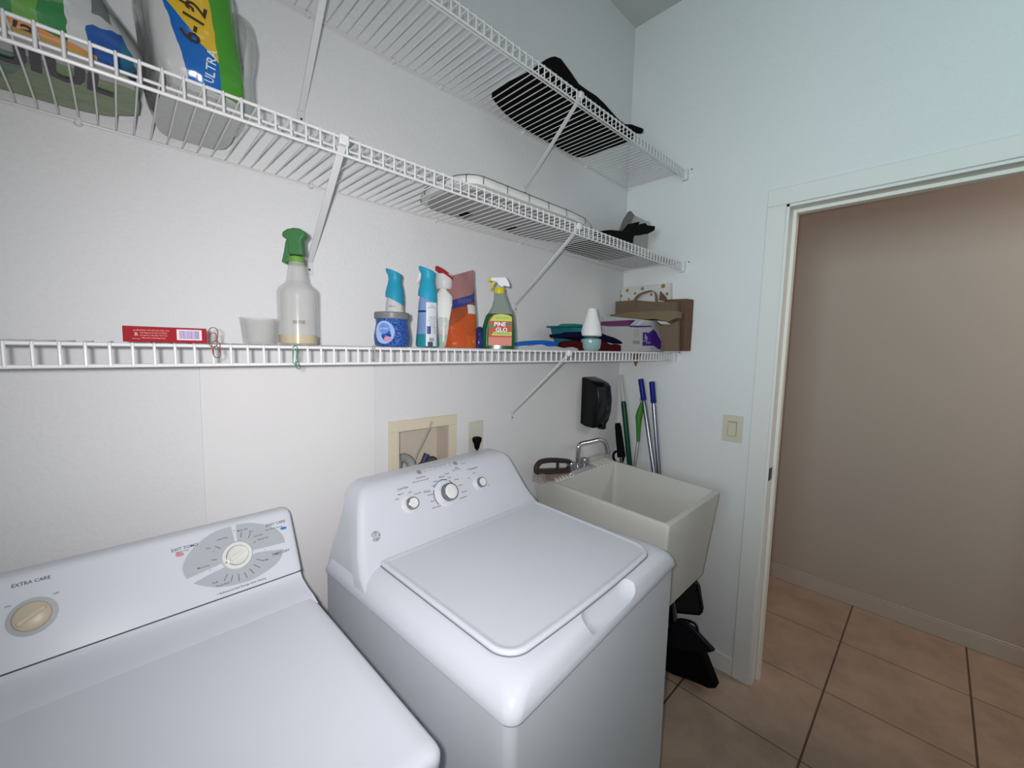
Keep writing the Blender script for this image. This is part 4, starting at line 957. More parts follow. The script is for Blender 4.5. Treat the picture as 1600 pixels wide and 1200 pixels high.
# green cleaner bottle
gx = (ycen(752, -.245) + ycen(803, -.245)) / 2; gy = -.245
gb = empty('cleaner_spray_bottle', (gx, gy, ZT1), 'green cleaner bottle with orange label and white and yellow trigger', 'spray bottle')
ga = face_cam(gx, gy); GM = T(gx, gy, ZT1) @ rotz(ga + PI / 2)    # local x = camera right, local -y towards the camera
hw = .0500
sec = [(0, .98, .0), (.004, 1.0, 0), (.03, 1.02, 0), (.06, 1.0, 0), (.085, .90, 0.001), (.100, .84, .003), (.112, .70, .006), (.128, .54, .006), (.150, .40, .004), (.166, .33, .001), (.172, .32, 0)]
GBM = region_mat('green_liquid_bottle', (0.006, 0.085, 0.026), [((0.19, 0.23, 0.20), [(0, 0, 1, .105)])], .12, coat=.8)
mb = MB(); mb.M = GM
mb.loft([rrect(o_, 0, hw * s, min(.0232, .026 * s), .02 * min(1, s * 1.1), z, n=6) for z, s, o_ in sec]); build('bottle', mb, GBM, gb)
LM = GM @ Matrix(((1, 0, 0, 0), (0, 0, -1, -.0238), (0, 1, 0, 0), (0, 0, 0, 1)))
mb = MB(); mb.M = LM
mb.add([(-.030, .010, .0), (.040, .010, .0), (.040, .096, 0), (.030, .102, 0), (.005, .106, 0), (-.015, .102, 0), (-.026, .092, 0), (-.030, .080, 0)], [tuple(range(8))], 0)
mb.add([(-.027, .083, .0003), (.039, .083, .0003), (.038, .096, .0003), (.028, .101, .0003), (.005, .104, .0003), (-.014, .100, .0003)], [tuple(range(6))], 1)
mb.add([(-.022, .040, .0003), (.039, .040, .0003), (.039, .051, .0003), (-.014, .051, .0003)], [(0, 1, 2, 3)], 1)
mb.add([(-.030, .010, .0003), (.040, .010, .0003), (.040, .035, .0003), (-.030, .035, .0003)], [(0, 1, 2, 3)], 2)
mb.add([(.026, .070, .0003), (.036, .067, .0003), (.0385, .074, .0003), (.034, .080, .0003), (.026, .078, .0003)], [tuple(range(5))], 6)
mb.add([(-.029, .060, .0003), (-.012, .062, .0003), (-.018, .072, .0003), (-.029, .074, .0003)], [tuple(range(4))], 6)
mb.text('PINE', .0185, 3, dz=.0006, x=.0045 + .0007, y=.0725 - .0008, sx=1.0); mb.text('PINE', .0175, 4, dz=.0009, x=.004, y=.073)
mb.text('GLO', .0185, 3, dz=.0006, x=.0095, y=.0560); mb.text('GLO', .0175, 4, dz=.0009, x=.0088, y=.0567)
mb.text('BEST VALUE', .0065, 5, dz=.0008, x=.010, y=.092, sx=1.1); mb.text('ALL PURPOSE CLEANER', .0046, 3, dz=.0008, x=.010, y=.0455)
for k in range(4):
    for q in (0, 1): mb.text('clean disinfect', .0036, 7, dz=.0008, x=-.013 + q * .032, y=.0305 - k * .005)
build('sticker', mb, [mat('label_orange', (0.40, 0.060, 0.022), .5), mat('label_lime', (0.36, 0.45, 0.05), .4), mat('label_salmon', (0.44, 0.13, 0.075), .4), INK, mat('label_bright_white', (0.85, 0.85, 0.82), .4), mat('label_dark_green', (0.10, 0.25, 0.03), .4), mat('leaf_print', (0.03, 0.13, 0.05), .4), mat('faint_red_ink', (0.60, 0.10, 0.06), .4)], gb)
YEL = mat('yellow_plastic', (0.50, 0.42, 0.02), .35); SPW = mat('sprayer_white', (0.62, 0.63, 0.66), .3)
mb = MB(); mb.M = GM; mb.lathe([(.0150, .166), (.0165, .170), (.0165, .181), (.0150, .184)], n=24); build('collar', mb, YEL, gb)
mb = MB(); mb.M = GM; mb.prism([(-.026, .213), (-.026, .203), (-.010, .2015), (.0, .188), (.010, .184), (.013, .190), (.028, .1865), (.032, .190), (.027, .203), (.018, .2155)], -.0095, .0095, 'y'); build('sprayer_shell', mb, SPW, gb, bevel=.002)
mb = MB(); mb.M = GM; mb.box(-.034, -.0255, -.0075, .0075, .202, .214); build('nozzle', mb, YEL, gb, bevel=.0015)
mb = MB(); mb.M = GM; mb.prism([(-.022, .202), (-.010, .2015), (-.016, .192), (-.022, .183), (-.028, .175), (-.030, .177), (-.024, .189)], -.005, .005, 'y'); build('trigger', mb, YEL, gb, bevel=.001)

# crumpled clear film and blue sheet
def crumple(name, pts2, z0, hfun, m, label, cat, n=26, seed=1, th=.0015):
    """sheet filling the quad pts2 (4 xy corners) with height hfun(u,v)"""
    rnd = random.Random(seed); mb = MB(); A, B, C_, D_ = [Vector((*p, 0)) for p in pts2]
    top = []; bot = []
    for j in range(n + 1):
        for i in range(n + 1):
            u, v_ = i / n, j / n; p = A.lerp(B, u).lerp(D_.lerp(C_, u), v_); h_ = max(hfun(u, v_), .0012)
            top.append(Vector((p.x, p.y, z0 + h_ + th))); bot.append(Vector((p.x, p.y, z0 + h_ * .0)))
    N1 = n + 1
    mb.add(top + bot, [(j * N1 + i, j * N1 + i + 1, (j + 1) * N1 + i + 1, (j + 1) * N1 + i) for j in range(n) for i in range(n)] + [(N1 * N1 + j * N1 + i, N1 * N1 + (j + 1) * N1 + i, N1 * N1 + (j + 1) * N1 + i + 1, N1 * N1 + j * N1 + i + 1) for j in range(n) for i in range(n)]
           + [(i, N1 * N1 + i, N1 * N1 + i + 1, i + 1) for i in range(n)] + [(n * N1 + i, n * N1 + i + 1, N1 * N1 + n * N1 + i + 1, N1 * N1 + n * N1 + i) for i in range(n)]
           + [(j * N1, (j + 1) * N1, N1 * N1 + (j + 1) * N1, N1 * N1 + j * N1) for j in range(n)] + [(j * N1 + n, N1 * N1 + j * N1 + n, N1 * N1 + (j + 1) * N1 + n, (j + 1) * N1 + n) for j in range(n)])
    o = build(name, mb, m); tag(o, label, cat); return o
xa, xb = ycen(804, -.27), ycen(898, -.27)
crumple('plastic_film', [(xa, -.285), (xb, -.285), (xb + .10, -.12), (xa + .08, -.12)], ZT1, lambda u, v: .006 + .010 * math.sin(PI * u) * (.6 + .4 * math.sin(7 * u + 5 * v)) + .002 * math.sin(23 * u + 11 * v), mat('clear_film', (0.62, 0.63, 0.62), .15, alpha=.6, bump=.8, scale=70), 'crumpled clear plastic film to the right of the green cleaner', 'plastic film')
xa, xb = ycen(800, -.21), ycen(915, -.24)
crumple('blue_sheet', [(xa, -.15), (xb - .02, -.27), (xb + .03, -.16), (xa + .10, -.07)], ZT1 + .001, lambda u, v: .003 + .030 * math.sin(PI * min(1, u * 1.05)) ** .8 * (.7 + .3 * math.sin(3 * v + 5 * u)) * (1 - .35 * v) + .002 * math.sin(14 * u - 9 * v), mat('bright_blue_sheet', (0.008, 0.10, 0.40), .3, coat=.3), 'bright blue folded plastic sheet lying on the clear film', 'plastic sheet', seed=3)

# teal basket
def wx(px, py, y, dz=0): p = at(px, py, 'y', y); return p
bk = empty('plastic_basket', (-.60, -.12, ZT1), 'teal plastic basket with slotted sides behind the white freshener', 'basket')
bx0, bx1, by0, by1 = wx(856, 513, -.05).x, wx(952, 522, -.19).x, -.200, -.03
TEAL = mat('teal_plastic', (0.010, 0.13, 0.155), .4); GREENP = mat('green_packet', (0.03, 0.22, 0.07), .4)
zb_ = ZT1 + .0; zt_ = at(900, 508, 'y', -.2).z
mb = MB(); n_ = 22
def bring(g, z, r=.03): return rrect((bx0 + bx1) / 2, (by0 + by1) / 2, (bx1 - bx0) / 2 + g, (by1 - by0) / 2 + g, r, z, n=5)
mb.loft([bring(-.03, zb_), bring(-.012, zt_ - .020), bring(-.010, zt_ - .008), bring(.002, zt_ - .006), bring(.004, zt_), bring(-.012, zt_), bring(-.016, zt_ - .02), bring(-.034, zb_ + .003)])
build('basket_shell', mb, TEAL, bk)
mb = MB()
for k in range(24):
    x = bx0 + .02 + (bx1 - bx0 - .04) * k / 23; mb.tube([(x, by0 + .008, zt_ - .010), (x, by0 + .016, zt_ - .045)], .0022, 6)
build('side_ribs', mb, mat('teal_light', (0.035, 0.24, 0.28), .4), bk)
mb = MB(); mb.M = T((bx0 + bx1) / 2 - .03, -.115, 0) @ rotz(.1); mb.loft([rrect(0, 0, .06, .045, .01, zb_ + .008), rrect(0, 0, .068, .05, .01, zt_ - .004), rrect(0, 0, .055, .035, .01, zt_ + .010)])
o = build('green_packet', mb, GREENP, bevel=.002); tag(o, 'green packet filling the teal basket', 'packet')

# dark cloths
NAVYC = mat('navy_cloth', (0.006, 0.006, 0.030), .9, spec=.05, bump=.6, scale=160); REDC = mat('maroon_cloth', (0.060, 0.006, 0.009), .9, spec=.05, bump=.6, scale=160)
xa, xb = ycen(868, -.25), ycen(962, -.25)
crumple('maroon_cloth', [(xa, -.275), (xb, -.275), (xb + .05, -.205), (xa + .05, -.205)], ZT1, lambda u, v: .018 + .016 * math.sin(PI * u) ** .6 + .006 * math.sin(13 * u + 6 * v), REDC, 'maroon cloth folded under the navy cloth beside the white freshener', 'cloth')
mb = MB(); xa, xb = ycen(858, -.24), ycen(980, -.25); rings = []
for k in range(13):
    t = k / 12; x = xa + (xb - xa) * t; r = .016 * max(.25, math.sin(PI * min(1, max(0.02, t))) ** .6) * (1.25 if t > .6 else 1.1); zc = ZT1 + .048 + .016 * math.sin(PI * t) - .022 * t
    rings.append([Vector((x, -.245 + 1.6 * r * math.cos(2 * PI * q / 14), zc + r * math.sin(2 * PI * q / 14) + .002 * math.sin(9 * t * 3 + q))) for q in range(14)])
mb.loft(rings); o = build('navy_cloth', mb, NAVYC); tag(o, 'navy rolled cloth lying over the maroon cloth in front of the teal basket', 'cloth')

# white freshener oil warmer (bulb shaped)
cx = (ycen(907, -.285) + ycen(937, -.285)) / 2; cy = -.2865
bf = empty('gel_freshener', (cx, cy, ZT1), 'white cone topped air freshener with pale teal base at shelf edge', 'air freshener')
zq = at(922, 482, 'y', cy).z - ZT1; k_ = zq / .155; W_ = .0375
mb = MB(); mb.lathe([(W_ * .65, 0), (W_ * .92, .010), (W_ * 1.0, .030), (W_ * .98, .042), (W_ * .8, .046)], c=(cx, cy, ZT1), n=30); build('gel_base', mb, mat('pale_teal', (0.22, 0.36, 0.34), .2, coat=.5), bf)
mb = MB(); mb.lathe([(W_ * .70, .044), (W_ * .74, .052), (W_ * .5, .054)], c=(cx, cy, ZT1), n=24); build('gap_collar', mb, mat('dark_teal', (0.03, 0.06, 0.07), .4), bf)
mb = MB(); mb.lathe([(W_ * .9, .053), (W_ * 1.02, .056), (W_ * 1.0, .070), (W_ * .84, .100), (W_ * .62, .125), (W_ * .46, zq - .006), (W_ * .42, zq), (W_ * .3, zq + .001)], c=(cx, cy, ZT1), n=30); build('cone_cover', mb, mat('cover_white', (0.66, 0.66, 0.66), .35), bf)

# white carton with purple panel
yc = -.262
wA = wx(951, 512, yc); wB = wx(1022, 500, yc); wC = wx(1040, 546, yc)
bxw = empty('liner_box', (wA.x + .1, yc + .06, ZT1), 'white and purple trash bag box with print, half behind cloths', 'box')
front_ = [(wA.x, ZT1), (wC.x - .02, ZT1), (wC.x - .055, wB.z - .018), (wC.x - .11, wB.z), (wA.x - .05, wB.z - .008), (wA.x - .05, wA.z - .012), (wA.x, wA.z - .02)]
mb = MB(); x0, x1 = wx(951, 540, yc).x, wx(1038, 540, yc).x; zt = at(1015, 500, 'y', yc).z
mb.prism([(x0 + .0, ZT1), (x1, ZT1), (x1 - .085, zt), (x0 - .035, zt - .006)], yc, yc + .05, 'y'); build('carton', mb, mat('carton_white', (0.42, 0.42, 0.43), .5), bxw, bevel=.002)
pr = MB()
def bp_(pts, mi, dz=.0006): pr.add([at(a_, b_, 'y', yc - dz) for a_, b_ in pts], [tuple(range(len(pts)))], mi)
B2 = lambda pts: [(880 + x * .1375, 400 + y * .1375) for x, y in pts]
bp_(B2([(430, 745), (755, 728), (815, 728), (745, 798), (520, 800), (430, 790)]), 1)
bp_(B2([(745, 798), (820, 728), (790, 725), (750, 760)]), 2); bp_(B2([(750, 790), (1005, 792), (1005, 806), (830, 812), (750, 806)]), 2)
bp_(B2([(960, 880), (1030, 835), (1060, 870), (1160, 1060), (1080, 1058), (1030, 1020), (900, 1020), (900, 975), (990, 960), (960, 920)]), 2)
bp_(B2([(820, 790), (880, 735), (920, 732), (860, 790)]), 3)
bp_(B2([(790, 962), (870, 962), (870, 1000), (790, 1000)]), 4)
for k in range(5): bp_(B2([(800, 835 + k * 22), (865, 833 + k * 22), (865, 838 + k * 22), (800, 840 + k * 22)]), 4, .0008)
bp_(B2([(905, 868), (962, 868), (990, 915), (990, 960), (905, 965)]), 2, .0007)
pr.M = frame(at(880 + 940 * .1375, 400 + 925 * .1375, 'y', yc), (1, 0, 0), (0, -1, 0)); pr.text('fp', .034, 3, dz=.0012); pr.M = Matrix.Identity(4)
pr.M = frame(at(880 + 965 * .1375, 400 + 985 * .1375, 'y', yc), (1, 0, 0), (0, -1, 0)); pr.text('tall kitchen', .010, 3, dz=.0014); pr.M = Matrix.Identity(4)
build('printing', pr, [INK, mat('plum_print', (0.13, 0.020, 0.10), .45), mat('purple_print', (0.060, 0.018, 0.22), .45), mat('lavender_print', (0.50, 0.52, 0.66), .45), mat('grey_patch', (0.25, 0.26, 0.24), .5)], bxw)

# brown paper bags
KRAFT = mat('kraft_paper', (0.165, 0.115, 0.078), .85, bump=.4, scale=40, vary=.08); KRAFT2 = mat('kraft_paper_olive', (0.19, 0.145, 0.085), .85, bump=.3, scale=40, vary=.06); KRAFTR = mat('kraft_paper_red', (0.145, 0.083, 0.058), .85, bump=.4, scale=40, vary=.08)
def sheetbag(name, poly, ya, yb_, m, label, cat, group, parent=None, slant=0):
    mb = MB(); o0 = [at(a_, b_, 'y', ya) for a_, b_ in poly]
    mb.loft([[Vector((min(p.x, -.004), ya, max(p.z, ZT1))) for p in o0], [Vector((min(p.x, -.004), yb_, max(p.z, ZT1))) for p in o0]])
    return mb
def xbag(poly, xs_, th, m):
    """bag standing nearly against the end wall: outline in the y-z plane"""
    mb = MB(); o0 = [at(a_, b_, 'x', xs_) for a_, b_ in poly]
    mb.prism([(min(p.y, -.004), max(p.z, ZT1)) for p in o0], xs_, xs_ + th, 'x'); return mb
Z6 = lambda pts: [(880 + x * .1375, 400 + y * .1375) for x, y in pts]
# widest bag flat against the end wall
pbg = empty('paper_bag', (-.02, -.25, ZT1), 'reddish brown paper bag standing flat against end wall, rearmost of bags', 'paper bag', 'brown paper bags at the end of the lowest shelf')
mb = xbag(Z6([(1150, 495), (1395, 485), (1462, 492), (1448, 760), (1425, 1080), (1180, 1080), (1160, 800)]), -.030, .022, KRAFTR); build('bag_body', mb, KRAFTR, pbg, bevel=.002)
mb = MB()
for q0, q1 in (((1400, 500), (1375, 1075)),): mb.tube([at(*Z6([q0])[0], 'x', -.032), at(*Z6([q1])[0], 'x', -.032)], .0018, 6)
build('side_fold', mb, KRAFT, pbg)
# handled bag, in the middle
hb = empty('handled_paper_bag', (-.09, -.2, ZT1), 'brown paper bag with looped paper handle, folded olive side facing out', 'paper bag', 'brown paper bags at the end of the lowest shelf')
mb = xbag(Z6([(540, 620), (560, 520), (800, 500), (1040, 520), (1290, 520), (1300, 740), (1290, 1078), (900, 1078), (520, 1070), (520, 700)]), -.075, .038, KRAFT); build('bag_body', mb, KRAFT, hb, bevel=.002)
mb = MB(); hp_ = Z6([(800, 560), (815, 500), (870, 440), (960, 405), (1030, 400), (1055, 450), (1060, 560)])
pts = smooth([at(*q, 'x', -.080) for q in hp_], 4)
rings = [[p + Vector((dx, dy, dz)) for dx, dy, dz in ((-.0006, .007, .004), (-.0006, -.007, -.004), (.0006, -.007, -.004), (.0006, .007, .004))] for p in pts]; mb.loft(rings); build('handle', mb, KRAFT, hb)
mb = xbag(Z6([(1090, 500), (1100, 400), (1165, 470), (1160, 520)]), -.05, .01, KRAFT); build('torn_flap', mb, KRAFTR, hb)
# olive folded bag in front
ob = empty('folded_paper_bag', (-.14, -.2, ZT1), 'olive brown folded paper bag lying above the purple and white box', 'paper bag', 'brown paper bags at the end of the lowest shelf')
mb = xbag(Z6([(405, 715), (540, 665), (720, 640), (1190, 615), (1280, 625), (1285, 700), (1200, 745), (1040, 716), (820, 725), (430, 745)]), -.155, .06, KRAFT2); build('bag_fold', mb, KRAFT2, ob, bevel=.002)
mb = xbag(Z6([(1040, 720), (1100, 790), (1225, 782), (1290, 740), (1290, 1078), (1165, 1078), (1100, 900)]), -.145, .03, KRAFT); build('bag_front', mb, KRAFT, ob, bevel=.0015)
mb = xbag(Z6([(1060, 735), (1170, 745), (1225, 780), (1110, 775)]), -.150, .002, KRAFT); build('inner_paper', mb, mat('inner_white', (0.45, 0.44, 0.38), .6), ob)
mb = MB(); a_ = at(991, 572, 'y', -.20); mb.prism([(a_.x - .035, Z1 - .004), (a_.x + .05, Z1 - .004), (a_.x + .006, a_.z)], -.205, -.200, 'y'); o = build('paper_corner', mb, mat('pink_kraft', (0.22, 0.12, 0.10), .8)); tag(o, 'pointed corner of brown paper poking down through the lowest shelf', 'paper')
# spotted gift bag
gg = empty('gift_bag', (-.05, -.13, ZT1), 'white gift bag with gold dots behind the brown paper bags', 'gift bag')
mb = xbag(Z6([(620, 700), (622, 385), (700, 345), (1215, 300), (1215, 500), (1215, 700)]), -.028, .004, LBLW); 
mb2 = MB(); gpoly = Z6([(622, 700), (622, 385), (700, 352), (1215, 305), (1218, 700)]); o0 = [at(a_, b_, 'x', -.028) for a_, b_ in gpoly]
mb2.prism([(min(p.y, -.006), max(p.z, ZT1)) for p in o0], -.0275, -.006, 'x')
build('bag_body', mb2, mat('gift_white', (0.62, 0.61, 0.58), .5), gg)
pr = MB()
for x, y, r in ((1135, 342, .0105), (900, 372, .0085), (728, 392, .0085), (815, 425, .007), (660, 455, .0075), (745, 490, .006), (1000, 440, .007), (1180, 430, .008)):
    c = at(*Z6([(x, y)])[0], 'x', -.0282); pr.add([(-.0282, c.y + r * math.cos(2 * PI * k / 14), c.z + r * math.sin(2 * PI * k / 14)) for k in range(14)], [tuple(range(14))], 0)
build('gold_dots', pr, mat('gold_dot', (0.33, 0.24, 0.10), .4, metal=.3), gg)

# ================================================================ MIDDLE SHELF
def pillow_block(x0, x1, y0, y1, z0, z1, nx=26, nz=18, bul=.02, lean=0.0, seed=0, skewtop=0.0):
    """soft wrapped pack: closed shell on a superellipsoid"""
    mb = MB(); rnd = random.Random(seed); rings = []
    cx, cy = (x0 + x1) / 2, (y0 + y1) / 2; hx, hy = (x1 - x0) / 2, (y1 - y0) / 2
    N_ = 44
    for j in range(nz + 1):
        t = j / nz; z = z0 + (z1 - z0) * t
        e = 2 * t - 1; s = (1 - abs(e) ** 9) ** .3 if abs(e) < 1 else .0
        s = max(s, .90 if j == 0 else .35)
        ring = []
        for k in range(N_):
            a = 2 * PI * k / N_; c, q = math.cos(a), math.sin(a)
            rx = math.copysign(abs(c) ** .45, c); ry = math.copysign(abs(q) ** .45, q)
            w_ = 1 + .025 * math.sin(5 * a + 6 * t + seed) + .018 * math.sin(11 * a - 9 * t)
            ring.append(Vector((cx + hx * rx * s * w_ + lean * t, cy + hy * ry * min(1, s * 1.02) * (1 + .01 * math.sin(7 * a)), z)))
        rings.append(ring)
    mb.loft(rings); return mb
# left pack
pA = empty('paper_towel_pack', (-2.15, -.16, ZT2), 'green, orange and blue wrapped paper towel pack at the left edge of middle shelf', 'paper pack')
mb = pillow_block(-2.45, -1.868, -.288, -.03, ZT2 + .0003, ZT2 + .27, seed=2, lean=-.14)
GRNA = (0.03, 0.17, 0.05); 
# object space origin is (-2.15,-.16,ZT2)
LA = region_mat('left_pack_print', (0.42, 0.43, 0.43), [
    ((0.025, 0.16, 0.045), [(0, 0, 1, .004), (-1, 0, 0, -.178)]),
    ((0.10, 0.26, 0.045), [(0, 0, 1, .004), (1, 0, 0, .130), (-1, 0, 0, -.152)]),
    ((0.015, 0.07, 0.26), [(1, 0, 0, .200), (.5, 0, -1, .060), (0, -1, 0, .05)]),
    ((0.020, 0.12, 0.20), [(1, 0, 0, .238), (.5, 0, -1, .070)]),
    ((0.30, 0.31, 0.31), [(1, 0, .55, .268)]),
    ((0.12, 0.14, 0.14), [(1, 0, 0, .205), (-1, 0, 0, -.225), (0, 0, 1, .060)]),
    ((0.52, 0.22, 0.08), [(0, 0, -1, -.014), (0, -1, 0, .09), (-1, 0, 0, -.206)]),
    ((0.46, 0.29, 0.05), [(0, 0, -1, -.005), (0, -1, 0, .085), (-1, 0, 0, -.200)]),
    ((0.33, 0.31, 0.30), [(0, 0, -1, -.006), (0, 1, 0, -.100)]),
    ((0.035, 0.12, 0.06), [(0, 0, -1, -.012), (0, 1, 0, -.040)]),
    ((0.11, 0.17, 0.06), [(0, 0, -1, -.012), (0, 1, 0, -.05), (1, .5, 0, .13)]),
], .3, coat=.9, bump=.6, wob=.022)
build('wrapped_rolls', mb, LA, pA, sharp=80)
BV = mb.bvh(); pr = MB()
def surf_text(s, px, py, size, rot, mi=0, sx=1.0):
    h, n, i, d = BV.ray_cast(CAM, ray(px, py).normalized()); 
    if h is None: return
    if n.dot(CAM - h) < 0: n = -n
    n = (n + (CAM - h).normalized() * .0).normalized()
    M = frame(h, (1, 0, 0) if abs(n.x) < .8 else (0, -1, 0), n) @ rotz(rot); v0 = len(pr.v); pr.M = M; pr.text(s, size, mi, dz=0, sx=sx); pr.M = Matrix.Identity(4)
    for q in range(v0, len(pr.v)):
        c, nn, _, _ = BV.find_nearest(pr.v[q]); 
        if c is not None: pr.v[q] = c + n * .0015
surf_text('ua', 28, 40, .035, -.1)
build('printing', pr, mat('dark_brown_ink', (0.045, 0.038, 0.050), .4), pA); pr = MB()
pr.M = frame(at(80, 108, 'z', ZT2 - .0012), (1, .06, 0), (0, 0, -1)); pr.text('UIUL', .085, 0, dz=.0004, sx=.75, bold=.045); pr.M = Matrix.Identity(4)
build('printing', pr, mat('dark_brown_ink', (0.045, 0.038, 0.050), .4), pA) if pr.v else None
# right pack
pB = empty('toilet_paper_pack', (-1.83, -.16, ZT2), 'clear wrapped toilet paper pack with blue, yellow and green print, marked 6-12', 'paper pack')
mb = pillow_block(-1.874, -1.740, -.288, -.03, ZT2 + .0003, ZT2 + .225, seed=5, lean=-.022)
LB = region_mat('right_pack_print', (0.36, 0.37, 0.36), [
    ((0.44, 0.44, 0.43), [(1, 0, .25, -.040), (0, 0, 1, .015)]),
    ((0.012, 0.10, 0.34), [(1, 0, .30, .002), (0, 0, 1, .012), (0, -1, 0, .0)]),
    ((0.52, 0.34, 0.025), [(.95, 0, 1, .092), (1, 0, .25, -.030), (0, -1, 0, .0)]),
    ((0.05, 0.23, 0.02), [(1, 0, .12, .046), (0, 0, 1, .012)]),
    ((0.33, 0.35, 0.34), [(1, 0, .05, .084)]),
], .22, coat=1.0, bump=.7, wob=.012)
build('wrapped_rolls', mb, LB, pB, sharp=80)
BV = mb.bvh(); pr = MB()
surf_text('6-12', 303, 36, .040, math.radians(78), 0, .9); surf_text('J', 285, 3, .03, math.radians(78), 0); surf_text('ULTRA', 330, 106, .019, math.radians(84), 1)
build('printing', pr, [mat('brown_black_ink', (0.04, 0.025, 0.015), .4), mat('pale_ink_print', (0.5, 0.58, 0.62), .4)], pB) if pr.v else None
# loose clear wrap end
mb = MB(); rings = []
for t, w_, h_ in ((0, .115, .105), (.35, .11, .10), (.7, .085, .085), (1, .03, .04)):
    x = -1.748 + .028 * t; rings.append([Vector((x + .004 * math.sin(5 * a), -.16 + w_ * math.cos(a) * (1 + .04 * math.sin(6 * a)), ZT2 + .108 + h_ * math.sin(a) * (1 + .05 * math.sin(5 * a)))) for a in [2 * PI * k / 26 for k in range(26)]])
mb.loft(rings, caps=(False, True)); build('clear_wrap', mb, mat('clear_wrap', (0.55, 0.57, 0.56), .12, alpha=.5, bump=1.0, scale=40, coat=1.0), pB, sharp=70)

# ironing board
ib = empty('ironing_board', (-.94, -.16, ZT2), 'white tabletop ironing board lying padded side up on middle shelf', 'ironing board')
def board_ring(ins, z):
    pts = []
    x0, x1 = -1.285 + ins, -.60 - ins; y0, y1 = -.303 + ins, -.035 - ins; yc_ = (y0 + y1) / 2; hy = (y1 - y0) / 2
    n = 10
    for k in range(n + 1):      # blunt left end
        a = PI / 2 + PI * k / n; pts.append(Vector((x0 + .07 + .07 * math.cos(a), yc_ + hy * math.copysign(abs(math.sin(a)) ** .85, math.sin(a)), z)))
    for k in range(1, 9): pts.append(Vector((x0 + .07 + (x1 - .22 - x0 - .07) * k / 9, yc_ - hy, z)))
    for k in range(n + 1):      # tapering nose
        a = -PI / 2 + PI * k / n; pts.append(Vector((x1 - .22 + .22 * math.cos(a), yc_ + hy * math.copysign(abs(math.sin(a)) ** 1.1, math.sin(a)), z)))
    for k in range(1, 9): pts.append(Vector((x1 - .22 + (x0 + .07 - x1 + .22) * k / 9, yc_ + hy, z)))
    return pts
mb = MB(); mb.loft([board_ring(.012, ZT2 + .012), board_ring(.002, ZT2 + .014), board_ring(0, ZT2 + .022), board_ring(.002, ZT2 + .034), board_ring(.010, ZT2 + .040), board_ring(.03, ZT2 + .041)])
build('padded_cover', mb, mat('board_cover', (0.62, 0.63, 0.61), .7, bump=.3, scale=60), ib, sharp=60)
mb = MB(); mb.loft([board_ring(.016, ZT2 + .004), board_ring(.016, ZT2 + .012)]); build('mesh_underside', mb, mat('grey_mesh', (0.33, 0.33, 0.33), .6, bump=.8, scale=200, vary=.2), ib)
mb = MB(); rg = board_ring(-.0006, ZT2 + .022); N_ = len(rg)
for k in range(2, N_, 2):
    p = rg[k]; c = Vector((-.94, -.16, ZT2 + .02)); d_ = Vector((p.x - c.x, p.y - c.y, 0)).normalized() * .0
    q0 = board_ring(-.0008, ZT2 + .015)[k]; q1 = board_ring(-.0002, ZT2 + .034)[k]; q2 = board_ring(.011, ZT2 + .0408)[k]
    mb.tube([q0, p, q1, q2], .0011, 5)
mb.tube([v for v in board_ring(.0095, ZT2 + .0405)], .0009, 5, closed=True)
build('elastic_cords', mb, mat('dark_elastic', (0.08, 0.08, 0.08), .6), ib)
mb = MB()
for x in (-1.12, -.92): mb.box(x - .012, x + .012, -.12, -.08, ZT2 + .0005, ZT2 + .005)
build('hinge', mb, BLACKM, ib)
# black cloth bag with twisted neck
bb = empty('black_bag', (-.45, -.2, ZT2), 'black cloth bag with knotted end between ironing board and clear box', 'bag')
y_ = -.22
mb = MB(); ol_ = [(943, 360), (955, 359), (968, 360), (982, 362), (988, 358), (996, 347), (1000, 346), (998, 353), (1009, 348), (1012, 352), (1024, 353), (1023, 360), (1013, 365), (992, 366), (990, 373), (988, 390), (960, 390), (945, 382)]
pts = [at(a_, b_, 'y', y_) for a_, b_ in ol_]; pts = [(p.x, max(p.z, ZT2)) for p in pts]
cxx = sum(p[0] for p in pts) / len(pts); czz = sum(p[1] for p in pts) / len(pts)
mb.loft([[Vector((x, yy, z)) for x, z in pts] for yy in (y_, y_ + .05)]); build('bag_body', mb, BLACKM, bb, bevel=.003)
mb = MB().loft([rrect(-.42, -.14, .15, .10, .05, ZT2), rrect(-.42, -.14, .155, .105, .05, ZT2 + .008), rrect(-.42, -.14, .13, .09, .05, ZT2 + .025), rrect(-.42, -.14, .06, .05, .04, ZT2 + .034)]); build('bag_bottom', mb, BLACKM, bb)
# steam iron on its heel against the end
si = empty('steam_iron', (-.2, -.14, ZT2), 'pale steam iron standing on its heel behind the black bag', 'iron')
y_ = -.13
def sl(pts_, ya, yb2, m, nm, par, bv=.003):
    mb = MB(); p3 = [at(a_, b_, 'y', ya) for a_, b_ in pts_]
    mb.prism([(min(p.x, -.004), max(p.z, ZT2)) for p in p3], ya, yb2, 'y'); return build(nm, mb, m, par, bevel=bv)
sl([(971, 360), (978, 342), (986, 329), (992, 336), (987, 346), (980, 361), (976, 390), (966, 390)], y_ - .02, y_ - .004, mat('grey_soleplate', (0.16, 0.165, 0.16), .35, metal=.3), 'soleplate', si)
sl([(992, 336), (1008, 344), (1020, 349), (1016, 375), (1016, 392), (980, 392), (982, 361), (988, 346)], y_, y_ + .03, mat('iron_body', (0.42, 0.42, 0.39), .35), 'iron_body', si)
sl([(1006, 346), (1014, 345), (1021, 350), (1022, 358), (1012, 356)], y_ - .01, y_ + .02, mat('iron_tank', (0.60, 0.61, 0.60), .15, alpha=.7, coat=.6), 'water_tank', si)
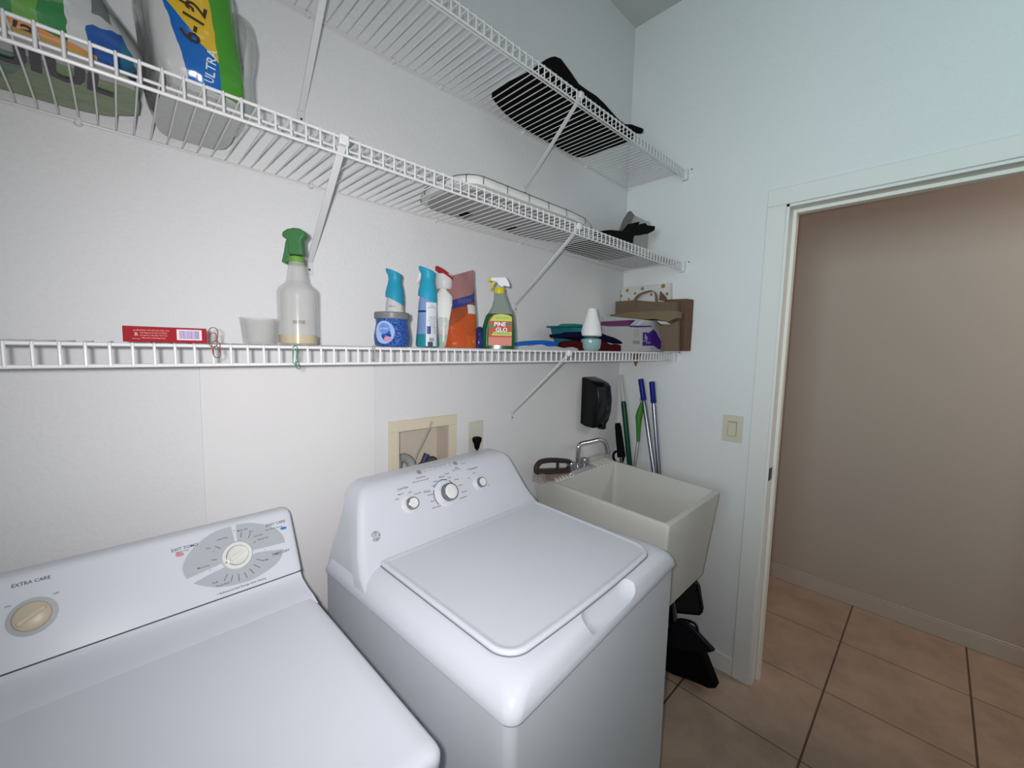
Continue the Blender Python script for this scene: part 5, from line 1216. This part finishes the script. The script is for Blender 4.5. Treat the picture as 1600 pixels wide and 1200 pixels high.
# clear plastic box/wrapper lying under them near the wall
mb = MB(); mb.M = T(-.165, -.16, ZT2) @ rotz(-.12); mb.loft([rrect(0, 0, .125, .12, .012, 0), rrect(0, 0, .128, .123, .015, .003), rrect(0, 0, .128, .123, .015, .010), rrect(0, 0, .12, .115, .012, .012)])
o = build('clear_case', mb, mat('grey_clear_case', (0.36, 0.37, 0.36), .2, alpha=.75, bump=.4, scale=30)); tag(o, 'grey translucent plastic case lying flat at end of middle shelf', 'case')
o.location.z += 0

# ================================================================ TOP SHELF: folded black felt bag
foot = [(-.994, -.071), (-1.0, -.113), (-.985, -.16), (-.96, -.22), (-.955, -.275), (-.90, -.288), (-.75, -.288), (-.60, -.288), (-.47, -.284), (-.425, -.26), (-.43, -.15), (-.439, -.031), (-.52, -.015), (-.65, -.014), (-.774, -.016), (-.90, -.035)]
def dens(P_, n=3): return smooth([Vector((x, y, 0)) for x, y in P_] + [Vector((*P_[0], 0))], n)[:-1]
fp = dens(foot); c = Vector((-.70, -.16, 0)); mb = MB()
def hh(x, y):
    b = math.exp(-((x + .90) / .075) ** 2); return .016 + .058 * b * (0.5 + .5 * (-y / .29)) + .030 * math.exp(-((x + .70) / .12) ** 2) + .024 * math.exp(-((x + .44) / .06) ** 2)
rings = [[Vector((p.x, p.y, ZT3)) for p in fp]]
for s, k_ in ((1.005, .35), (1.0, .75), (.97, .97), (.85, 1.02), (.6, 1.0), (.3, .95), (.05, .9)):
    rings.append([Vector((c.x + (p.x - c.x) * s, c.y + (p.y - c.y) * s, ZT3 + hh(c.x + (p.x - c.x) * s, p.y) * k_)) for p in fp])
mb.loft(rings); bgm = mat('black_felt', (0.006, 0.005, 0.005), .9, bump=.6, scale=120, vary=.1, spec=.06)
hat = empty('felt_bag', (-.7, -.16, ZT3), 'floppy black felt bag spread on the topmost shelf', 'bag'); build('bag_body', mb, bgm, hat, sharp=80)
mb = MB(); a_ = at(985, 196, 'y', -.28); b_ = at(1002, 203, 'y', -.28); mb.tube([Vector((-.50, -.27, ZT3 + .02)), Vector((-.45, -.275, ZT3 + .034)), Vector((a_.x + .02, -.28, a_.z - .006)), Vector((b_.x, -.28, b_.z - .004))], [.010, .012, .013, .010], 10); build('strap', mb, bgm, hat)
